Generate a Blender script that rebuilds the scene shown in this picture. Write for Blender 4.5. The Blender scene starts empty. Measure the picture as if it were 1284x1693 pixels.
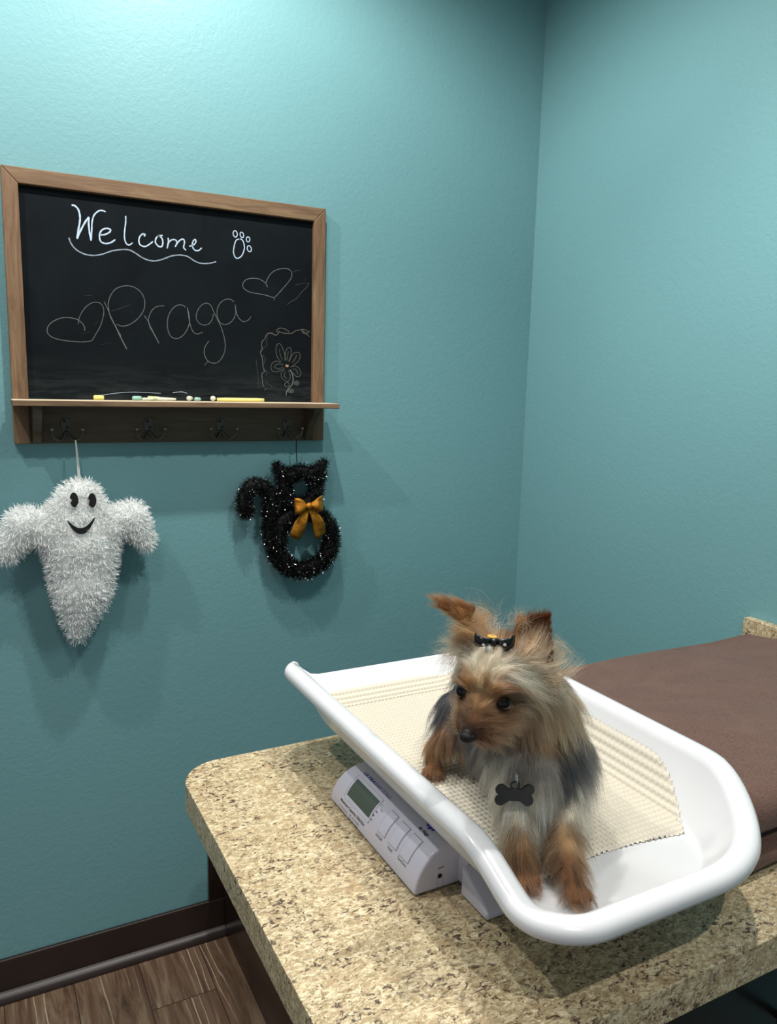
import bpy, bmesh, math, random
import numpy as np
from mathutils import Vector, Matrix
from mathutils.bvhtree import BVHTree
random.seed(4); rng=np.random.default_rng(7)
SC=bpy.context.scene; COL=SC.collection
Z0=1.458; R=math.radians
# ------------------------------------------------------------ helpers
def tag(o,label=None,cat=None,group=None,kind=None):
    if label: o['label']=label
    if cat: o['category']=cat
    if group: o['group']=group
    if kind: o['kind']=kind
    return o
def empty(name,loc,label=None,cat=None,group=None):
    o=bpy.data.objects.new(name,None); COL.objects.link(o); o.location=loc; o.empty_display_size=.05
    return tag(o,label,cat,group)
def put(name,me,mat,parent=None,smooth=False):
    o=bpy.data.objects.new(name,me); COL.objects.link(o)
    if mat is not None:
        for m in (mat if isinstance(mat,(list,tuple)) else [mat]): me.materials.append(m)
    if smooth: me.polygons.foreach_set('use_smooth',[True]*len(me.polygons))
    if parent is not None:
        o.parent=parent
        # geometry is written in world coordinates: take the parents' shift back out
        off=Vector((0,0,0)); p=parent
        while p is not None: off+=p.location; p=p.parent
        o.location=-off
    return o
def bm_put(name,bm,mat,parent=None,smooth=False,bevel=0,seg=2):
    me=bpy.data.meshes.new(name); bmesh.ops.recalc_face_normals(bm,faces=bm.faces); bm.to_mesh(me); bm.free()
    o=put(name,me,mat,parent,smooth)
    if bevel:
        b=o.modifiers.new('b','BEVEL'); b.width=bevel; b.segments=seg; b.limit_method='ANGLE'; b.angle_limit=R(40)
        w=o.modifiers.new('w','WEIGHTED_NORMAL'); w.keep_sharp=True
        me.polygons.foreach_set('use_smooth',[True]*len(me.polygons))
    return o
def box(bm,x0,x1,y0,y1,z0,z1):
    v=[bm.verts.new((x,y,z)) for x in (x0,x1) for y in (y0,y1) for z in (z0,z1)]
    for f in ((0,1,3,2),(4,6,7,5),(0,4,5,1),(2,3,7,6),(0,2,6,4),(1,5,7,3)): bm.faces.new([v[i] for i in f])
def tube(bm,pts,r,n=10,caps=True):
    pts=[Vector(p) for p in pts]; rs=r if isinstance(r,(list,tuple)) else [r]*len(pts)
    rings=[]; up=None
    for i,p in enumerate(pts):
        t=(pts[min(i+1,len(pts)-1)]-pts[max(i-1,0)]).normalized()
        if up is None:
            a=Vector((0,0,1)) if abs(t.z)<.9 else Vector((1,0,0)); up=(a-t*a.dot(t)).normalized()
        else: up=(up-t*up.dot(t)).normalized()
        s=t.cross(up)
        rings.append([bm.verts.new(p+(up*math.cos(2*math.pi*k/n)+s*math.sin(2*math.pi*k/n))*rs[i]) for k in range(n)])
    for a,b in zip(rings,rings[1:]):
        for k in range(n): bm.faces.new((a[k],a[(k+1)%n],b[(k+1)%n],b[k]))
    if caps: bm.faces.new(rings[0][::-1]); bm.faces.new(rings[-1])
def smooth_path(pts,sub=5):
    P=[Vector(p) for p in pts]; out=[]
    for i in range(len(P)-1):
        p0=P[max(i-1,0)];p1=P[i];p2=P[i+1];p3=P[min(i+2,len(P)-1)]
        for j in range(sub):
            t=j/sub
            out.append(.5*((2*p1)+(p2-p0)*t+(2*p0-5*p1+4*p2-p3)*t*t+(3*p1-p0-3*p2+p3)*t**3))
    out.append(P[-1]); return out
def prism_xz(bm,poly,y0,y1):
    a=[bm.verts.new((x,y0,z)) for x,z in poly]; b=[bm.verts.new((x,y1,z)) for x,z in poly]
    bm.faces.new(a); bm.faces.new(b[::-1]); n=len(a)
    for i in range(n): bm.faces.new((a[i],b[i],b[(i+1)%n],a[(i+1)%n]))
def prism_yz(bm,poly,x0,x1):
    a=[bm.verts.new((x0,y,z)) for y,z in poly]; b=[bm.verts.new((x1,y,z)) for y,z in poly]
    bm.faces.new(a); bm.faces.new(b[::-1]); n=len(a)
    for i in range(n): bm.faces.new((a[i],b[i],b[(i+1)%n],a[(i+1)%n]))
# ------------------------------------------------------------ materials
def lin(c): return tuple(((x/255)/12.92 if x/255<=.04045 else ((x/255+.055)/1.055)**2.4) for x in c)+(1,)
class N:
    def __init__(s,name):
        s.m=bpy.data.materials.new(name); s.m.use_nodes=True; s.t=s.m.node_tree; s.b=s.t.nodes['Principled BSDF']; s.tc=None
    def n(s,typ,**kw):
        nd=s.t.nodes.new(typ)
        for k,v in kw.items():
            if k in nd.inputs: nd.inputs[k].default_value=v
            else: setattr(nd,k,v)
        return nd
    def l(s,a,b): s.t.links.new(a,b)
    def coord(s,scale=(1,1,1),rot=(0,0,0),kind='Object'):
        tc=s.n('ShaderNodeTexCoord'); mp=s.n('ShaderNodeMapping'); mp.inputs['Scale'].default_value=scale; mp.inputs['Rotation'].default_value=rot
        s.l(tc.outputs[kind],mp.inputs['Vector']); return mp.outputs['Vector']
    def noise(s,v,sc,det=4,rough=.55,dist=0):
        t=s.n('ShaderNodeTexNoise'); t.inputs['Scale'].default_value=sc; t.inputs['Detail'].default_value=det; t.inputs['Roughness'].default_value=rough; t.inputs['Distortion'].default_value=dist
        s.l(v,t.inputs['Vector']); return t.outputs['Fac']
    def ramp(s,f,stops):
        r=s.n('ShaderNodeValToRGB'); e=r.color_ramp.elements
        while len(e)<len(stops): e.new(.5)
        for i,(p,c) in enumerate(stops):
            e[i].position=p; e[i].color=c if len(c)==4 else tuple(c)+(1,)
        s.l(f,r.inputs['Fac']); return r.outputs['Color']
    def mix(s,f,a,b,mode='MIX'):
        m=s.n('ShaderNodeMix',data_type='RGBA',blend_type=mode)
        for sock,val in ((m.inputs[0],f),(m.inputs[6],a),(m.inputs[7],b)):
            if hasattr(val,'is_linked') or isinstance(val,bpy.types.NodeSocket): s.l(val,sock)
            else: sock.default_value=val
        return m.outputs[2]
    def bump(s,h,st=.3,dist=.001,nrm=None):
        b=s.n('ShaderNodeBump'); b.inputs['Strength'].default_value=st; b.inputs['Distance'].default_value=dist
        s.l(h,b.inputs['Height'])
        if nrm: s.l(nrm,b.inputs['Normal'])
        return b.outputs['Normal']
    def base(s,c):
        if isinstance(c,bpy.types.NodeSocket): s.l(c,s.b.inputs['Base Color'])
        else: s.b.inputs['Base Color'].default_value=c
        return s
    def set(s,**kw):
        for k,v in kw.items(): s.b.inputs[k.replace('_',' ')].default_value=v
        return s
def plain(name,c,rough=.5,metal=0,**kw):
    m=N(name); m.base(lin(c)); m.set(Roughness=rough,Metallic=metal,**kw); return m.m
W=(1,1,1,1); K=(0,0,0,1)
def wall_mat():
    m=N('teal_wall_paint'); v=m.coord()
    f=m.noise(v,1.6,3); m.base(m.mix(f,lin((111,157,163)),lin((118,165,170)))); m.set(Roughness=.5)
    m.b.inputs['Specular IOR Level'].default_value=.35
    h=m.noise(v,230,3,.5); h2=m.noise(v,95,2,.5)
    n1=m.bump(h2,.30,.002); m.l(m.bump(h,.34,.0013,n1),m.b.inputs['Normal']); return m.m
def granite_mat(name,rotz=0):
    m=N(name); v=m.coord((1,1.55,1.3))
    a=m.noise(v,150,7,.75,.8); b=m.noise(v,42,5,.65,.6); c=m.noise(v,210,4,.65,1.2); d=m.noise(v,17,3,.5)
    base=m.ramp(a,[(.28,lin((112,96,70))),(.43,lin((166,146,110))),(.56,lin((220,204,168))),(.70,lin((238,229,204)))])
    x=m.mix(m.ramp(b,[(.51,K),(.63,W)]),base,lin((178,154,118)))
    x=m.mix(m.ramp(m.noise(v,110,4,.6,.5),[(.50,K),(.60,W)]),x,base)
    br=m.ramp(c,[(.595,K),(.65,W)]); x=m.mix(br,x,lin((104,80,60)))
    dk=m.noise(v,95,6,.68,1.3); gate=m.ramp(d,[(.40,K),(.58,W)])
    x=m.mix(m.ramp(dk,[(.605,K),(.645,W)]),x,lin((56,42,34)))
    dk3=m.n('ShaderNodeMath',operation='MULTIPLY'); m.l(m.ramp(m.noise(v,120,5,.6,.8),[(.54,K),(.60,W)]),dk3.inputs[0]); m.l(gate,dk3.inputs[1])
    x=m.mix(dk3.outputs[0],x,lin((84,66,54)))
    m.base(x); m.set(Roughness=.42); return m.m
def wood_mat(name,cols,axis='x',sc=1.0,rough=.55):
    s={'x':(.9,9,9),'z':(9,9,.9),'y':(9,.9,9)}[axis]
    m=N(name); v=m.coord(tuple(q*sc for q in s))
    a=m.noise(v,9,6,.65,.8); b=m.noise(v,2.2,3,.5,.4); g=m.noise(v,38,3,.5)
    x=m.ramp(a,[(.28,lin(cols[0])),(.5,lin(cols[1])),(.72,lin(cols[2]))])
    x=m.mix(m.ramp(b,[(.42,K),(.68,W)]),x,lin(cols[3]))
    m.base(x); m.set(Roughness=rough); m.l(m.bump(g,.25,.001),m.b.inputs['Normal']); return m.m
def floor_mat():
    m=N('rustic_plank_floor'); v=m.coord((1,1,1),(0,0,R(90)))
    br=m.n('ShaderNodeTexBrick'); br.offset=.37; br.inputs['Scale'].default_value=1; br.inputs['Brick Width'].default_value=1.22; br.inputs['Row Height'].default_value=.152
    br.inputs['Mortar Size'].default_value=.0012; br.inputs['Color1'].default_value=(0,0,0,1); br.inputs['Color2'].default_value=(1,1,1,1); br.inputs['Mortar'].default_value=(.5,.5,.5,1); br.inputs['Bias'].default_value=0
    m.l(v,br.inputs['Vector'])
    add=m.n('ShaderNodeVectorMath',operation='MULTIPLY_ADD'); m.l(br.outputs['Color'],add.inputs[0]); add.inputs[1].default_value=(3.1,1.7,0)
    sv=m.coord((22,2.2,1)); m.l(sv,add.inputs[2])
    a=m.noise(add.outputs[0],1.5,8,.68,1.6); w=m.n('ShaderNodeTexWave'); w.inputs['Scale'].default_value=.55; w.inputs['Distortion'].default_value=9; w.inputs['Detail'].default_value=5; w.inputs['Detail Scale'].default_value=1.4
    m.l(add.outputs[0],w.inputs['Vector'])
    x=m.ramp(a,[(.3,lin((58,42,32))),(.45,lin((100,76,58))),(.58,lin((122,100,80))),(.75,lin((142,124,104)))])
    wg=m.n('ShaderNodeMath',operation='MULTIPLY'); m.l(m.ramp(w.outputs['Fac'],[(.0,W),(.09,K)]),wg.inputs[0]); m.l(m.ramp(m.noise(add.outputs[0],.8,3),[(.5,K),(.62,W)]),wg.inputs[1]); x=m.mix(wg.outputs[0],x,lin((180,162,138)))
    big=m.noise(add.outputs[0],.5,2); x=m.mix(m.ramp(big,[(.5,K),(.7,W)]),x,lin((84,58,42)))
    x=m.mix(m.ramp(br.outputs['Fac'],[(.2,K),(.8,W)]),x,lin((40,30,24)))
    m.base(x); m.set(Roughness=.5); m.l(m.bump(a,.2,.001),m.b.inputs['Normal']); return m.m
def chalkboard_mat():
    m=N('chalkboard_black'); v=m.coord((1,1,1))
    a=m.noise(v,5,5,.6,1.5); b=m.noise(m.coord((3,1,22)),4,4,.6,.6)
    sep=m.n('ShaderNodeSeparateXYZ'); tc=m.n('ShaderNodeTexCoord'); m.l(tc.outputs['Object'],sep.inputs[0])
    mr=m.n('ShaderNodeMapRange'); m.l(sep.outputs['Z'],mr.inputs['Value']); mr.inputs['From Min'].default_value=1.5; mr.inputs['From Max'].default_value=1.41
    mul=m.n('ShaderNodeMath',operation='MULTIPLY'); m.l(mr.outputs[0],mul.inputs[0]); m.l(m.ramp(b,[(.4,K),(.75,W)]),mul.inputs[1])
    x=m.ramp(a,[(.35,lin((11,17,21))),(.75,lin((20,27,31)))])
    x=m.mix(mul.outputs[0],x,lin((46,51,52)))
    m.base(x); m.set(Roughness=.75); m.b.inputs['Specular IOR Level'].default_value=.12; return m.m
def blanket_mat():
    m=N('brown_plush'); v=m.coord(); a=m.noise(v,7,5,.6,1.2); g=m.noise(v,420,3,.6); g2=m.noise(v,90,3,.6)
    x=m.ramp(a,[(.3,lin((72,50,42))),(.7,lin((98,72,62)))]); x=m.mix(m.ramp(g,[(.3,K),(.75,W)]),x,lin((112,86,76))); m.base(x)
    m.set(Roughness=.95); m.b.inputs['Sheen Weight'].default_value=.18; m.b.inputs['Sheen Roughness'].default_value=.5; m.b.inputs['Specular IOR Level'].default_value=.1
    m.l(m.bump(g,.8,.0015,m.bump(g2,.3,.002)),m.b.inputs['Normal']); return m.m
M={}
M['wall']=wall_mat(); M['granite']=granite_mat('granite_laminate')
M['ceiling']=plain('ceiling_white',(205,205,200),.9)
M['floor']=floor_mat(); M['base']=plain('dark_brown_vinyl',(44,33,29),.38)
M['woodx']=wood_mat('brown_frame_wood',[(92,70,50),(124,98,72),(148,122,92),(108,80,58)],'x')
M['woodz']=wood_mat('brown_frame_wood_upright',[(90,66,48),(122,94,68),(146,118,88),(104,68,48)],'z')
M['woodd']=wood_mat('shelf_shaded_wood',[(64,54,40),(84,72,54),(100,86,66),(74,62,46)],'x')  # wood under the shelf, with the shelf's shadow put into its colour
M['board']=chalkboard_mat()
def dusty_lit():
    m=N('dusted_lit_wood'); v=m.coord((.9,9,9)); a=m.noise(v,9,6,.65,.8); g=m.n('ShaderNodeNewGeometry'); sp=m.n('ShaderNodeSeparateXYZ'); m.l(g.outputs['Normal'],sp.inputs[0])
    x=m.ramp(a,[(.3,lin((100,78,58))),(.7,lin((140,114,86)))]); m.base(m.mix(m.ramp(sp.outputs['Z'],[(.7,K),(.95,W)]),x,lin((216,200,172)))); m.set(Roughness=.8); return m.m  # paler upward faces: chalk dust plus overhead light painted into the colour
M['shelf']=dusty_lit()
M['iron']=plain('dark_iron',(84,82,78),.5,.6); M['hole']=plain('screw_black',(12,12,12),.5)
M['tip']=plain('worn_iron_tip',(150,140,122),.35,.8)
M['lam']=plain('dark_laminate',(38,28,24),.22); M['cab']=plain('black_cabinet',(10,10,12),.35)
M['chrome']=plain('chrome',(200,200,200),.2,1)
def plastic(name,c,r,sss=0):
    m=N(name); m.base(lin(c)); m.set(Roughness=r); m.b.inputs['Coat Weight'].default_value=.25; m.b.inputs['Coat Roughness'].default_value=.12
    return m.m
M['tray']=plastic('white_plastic',(214,215,218),.3); M['unit']=plastic('lilac_white_plastic',(204,201,216),.4)
M['lcd']=plain('lcd_green_grey',(82,90,80),.25); M['btn']=plastic('button_lilac',(206,203,220),.45)
M['blue']=plain('blue_print',(38,58,160),.5); M['ink']=plain('dark_print',(48,46,58),.5); M['black']=plain('black_plastic',(5,5,6),.4)
M['mat']=plain('cream_foam',(205,199,184),.75); M['blanket']=blanket_mat()
def chalk_mat(name,c,fac):
    m=N(name); v=m.coord(); g=m.noise(v,900,2,.6)
    m.base(m.mix(m.ramp(g,[(.3,(fac,)*3+(1,)),(.6,W)]),lin((20,26,28)),lin(c))); m.set(Roughness=.9); m.b.inputs['Specular IOR Level'].default_value=.1; return m.m
CH=[chalk_mat('chalk_bluewhite',(205,225,245),.7),chalk_mat('chalk_grey',(165,180,195),.4),chalk_mat('chalk_faint',(118,124,122),.4),chalk_mat('chalk_smear',(66,72,70),.3),chalk_mat('chalk_tan',(116,110,104),.3),chalk_mat('chalk_orange',(196,150,122),.6)]
M['ychalk']=plain('yellow_chalk',(238,228,140),.9); M['wchalk']=plain('white_chalk',(220,222,205),.9); M['gchalk']=plain('green_chalk',(160,205,190),.9); M['pgchalk']=plain('pale_green_chalk',(205,220,165),.9)

# ------------------------------------------------------------ room
YW=1.8674; XB=1.448; CT=.910; CEIL=2.70
def slab(name,mat,*b,kind='structure'):
    bm=bmesh.new(); box(bm,*b); o=bm_put(name,bm,mat); o['kind']=kind; return o
slab('floor',M['floor'],-2.2,XB+.1,-2.6,YW+.1,-.1,0)
slab('ceiling',M['ceiling'],-2.2,XB+.1,-2.6,YW+.1,CEIL,CEIL+.1)
slab('wall_back',M['wall'],-2.2,XB+.1,YW,YW+.1,0,CEIL)
slab('wall_right',M['wall'],XB,XB+.1,-2.6,YW,0,CEIL)
bm=bmesh.new(); prof=[(YW-.001,.0),(YW-.030,.0),(YW-.0295,.006),(YW-.026,.015),(YW-.018,.021),(YW-.012,.023),(YW-.0115,.098),(YW-.009,.102),(YW-.001,.102)]
prism_yz(bm,prof,-2.2,XB-.001); bl=bm_put('baseboard_back',bm,M['base'],None,False,.001); bl['kind']='structure'

# ------------------------------------------------------------ counter
cx0,cy0,cy1=.235,.4455,1.0600
cnt=empty('exam_counter',(.9,.75,0),'tan speckled laminate exam counter under the baby scale, rounded free corner','counter')
def rounded_slab(bm,x0,x1,y0,y1,z0,z1,rads,n=10):
    pts=[]
    for (cx,cy,a0,r) in ((x0+rads[0],y0+rads[0],180,rads[0]),(x1,y0,270,0),(x1,y1,0,0),(x0+rads[1],y1-rads[1],90,rads[1])):
        if r==0: pts.append((cx,cy)); continue
        for i in range(n+1):
            a=R(a0+90*i/n); pts.append((cx+r*math.cos(a),cy+r*math.sin(a)))
    A=[bm.verts.new((x,y,z0)) for x,y in pts]; B=[bm.verts.new((x,y,z1)) for x,y in pts]
    bm.faces.new(A[::-1]); bm.faces.new(B); k=len(A)
    for i in range(k): bm.faces.new((A[i],A[(i+1)%k],B[(i+1)%k],B[i]))
bm=bmesh.new(); rounded_slab(bm,cx0,XB-.001,cy0,cy1,CT-.040,CT,(.05,.06))
bm_put('worktop',bm,M['granite'],cnt,False,.0012,1)
bm=bmesh.new(); box(bm,XB-.021,XB-.0005,.30+.15,1.060,CT+.0003,CT+.078)
bm_put('backsplash',bm,M['granite'],cnt,False,.0015)
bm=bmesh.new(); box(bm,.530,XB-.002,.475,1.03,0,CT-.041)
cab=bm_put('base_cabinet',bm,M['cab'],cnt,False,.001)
bm=bmesh.new(); tube(bm,smooth_path([(.772,.476,.765),(.758,.462,.776),(.735,.450,.792),(.727,.444,.800),(.745,.440,.800),(.80,.440,.800),(.86,.440,.800),(.888,.446,.800),(.892,.476,.800)]),.005,10)
bm_put('handle',bm,M['chrome'],cab,True)['label']='chrome bar handle'
# low dark cabinet between the counter and the back wall
low=empty('storage_cabinet',(.9,1.45,0),'low dark laminate cabinet on the floor behind the speckled counter','cabinet')
bm=bmesh.new(); box(bm,.529,XB-.05,1.06,YW-.031,0,.40); bm_put('body',bm,M['lam'],low,False,.001)
bm=bmesh.new(); box(bm,.490,.529,YW-.010,YW-.0006,.1025,.40); bm_put('wall_shadow_strip',bm,M['lam'],low,False,.0008)  # dark strip added to stand for the shadow on the back wall
bm=bmesh.new(); box(bm,.529,XB-.05,YW-.0305,YW-.0006,.104,.40); bm_put('back_panel',bm,M['lam'],low)

# ------------------------------------------------------------ chalkboard
BX0,BX1,BZ0,BZ1=.0835,.7955,1.3105,1.8730; YF=YW-.022
cb=empty('chalkboard',((BX0+BX1)/2,YW,BZ0),'brown wood framed chalkboard with chalk shelf and coat hooks on the teal wall','chalkboard')
fw=.031
def mitre(name,poly,mat):
    bm=bmesh.new(); prism_xz(bm,poly,YF,YW-.0006); return bm_put(name,bm,mat,cb,False,.002)
mitre('frame_rail',[(BX0,BZ1),(BX1,BZ1),(BX1-fw,BZ1-fw-.001),(BX0+fw,BZ1-fw-.001)],M['woodx'])
mitre('frame_stile',[(BX0,BZ1),(BX0+fw,BZ1-fw-.001),(BX0+fw+.001,BZ0),(BX0,BZ0)],M['woodz'])
mitre('frame_stile',[(BX1,BZ1),(BX1-fw,BZ1-fw-.001),(BX1-fw,BZ0),(BX1,BZ0)],M['woodz'])
bm=bmesh.new(); box(bm,BX0+fw,BX1-fw,YW-.010,YW-.001,1.40,BZ1-fw); bm_put('board_panel',bm,M['board'],cb)
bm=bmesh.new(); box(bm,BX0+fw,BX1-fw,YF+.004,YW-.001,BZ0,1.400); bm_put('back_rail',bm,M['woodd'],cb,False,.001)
bm=bmesh.new(); box(bm,.0800,.8040,YW-.100,YF,1.3935,1.4055)
box(bm,BX0+fw,BX1-fw,YF,YW-.010,1.3985,1.4055)
bm_put('chalk_shelf',bm,M['shelf'],cb,False,.0015)
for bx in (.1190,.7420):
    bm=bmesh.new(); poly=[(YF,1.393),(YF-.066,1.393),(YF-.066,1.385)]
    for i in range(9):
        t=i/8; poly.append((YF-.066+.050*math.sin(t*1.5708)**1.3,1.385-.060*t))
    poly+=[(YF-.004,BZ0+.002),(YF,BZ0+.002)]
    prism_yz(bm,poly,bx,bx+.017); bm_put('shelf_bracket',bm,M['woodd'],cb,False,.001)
hookmesh=None
for hx in (.187,.363,.531,.697):
    yh=YF+.004; z=1.333
    bm=bmesh.new(); n=24; A=[];B=[]
    outl=[]
    for i in range(n):
        a=2*math.pi*i/n; x=.0115*math.cos(a); zz=.020+.0135*math.sin(a)
        if math.sin(a)<0: x*=1-.35*abs(math.sin(a)); zz=.020+.034*math.sin(a)
        outl.append((hx+x,z+zz))
    prism_xz(bm,outl,yh-.003,yh); hk=bm_put('coat_hook',bm,M['iron'],cb,False,.0008)
    for s in (-1,1):
        bm=bmesh.new(); path=smooth_path([(hx,yh-.004,z+.004),(hx+s*.010,yh-.010,z-.012),(hx+s*.020,yh-.017,z-.014),(hx+s*.029,yh-.024,z-.006),(hx+s*.031,yh-.028,z+.008)],4)
        tube(bm,path,[.0036]*4+[.0028]*(len(path)-4),8); bm_put('prong',bm,M['iron'],hk,True)
        bm=bmesh.new(); bmesh.ops.create_uvsphere(bm,u_segments=10,v_segments=8,radius=.0042,matrix=Matrix.Translation((hx+s*.031,yh-.028,z+.010))); bm_put('ball_tip',bm,M['tip'],hk,True)
    for (dx,dz) in ((-.003,.026),(.003,.012)):
        bm=bmesh.new(); bmesh.ops.create_cone(bm,cap_ends=True,segments=12,radius1=.0034,radius2=.0028,depth=.002,matrix=Matrix.Translation((hx+dx,yh-.004,z+dz))@Matrix.Rotation(R(90),4,'X')); bm_put('screw',bm,M['hole'],hk)
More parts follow.
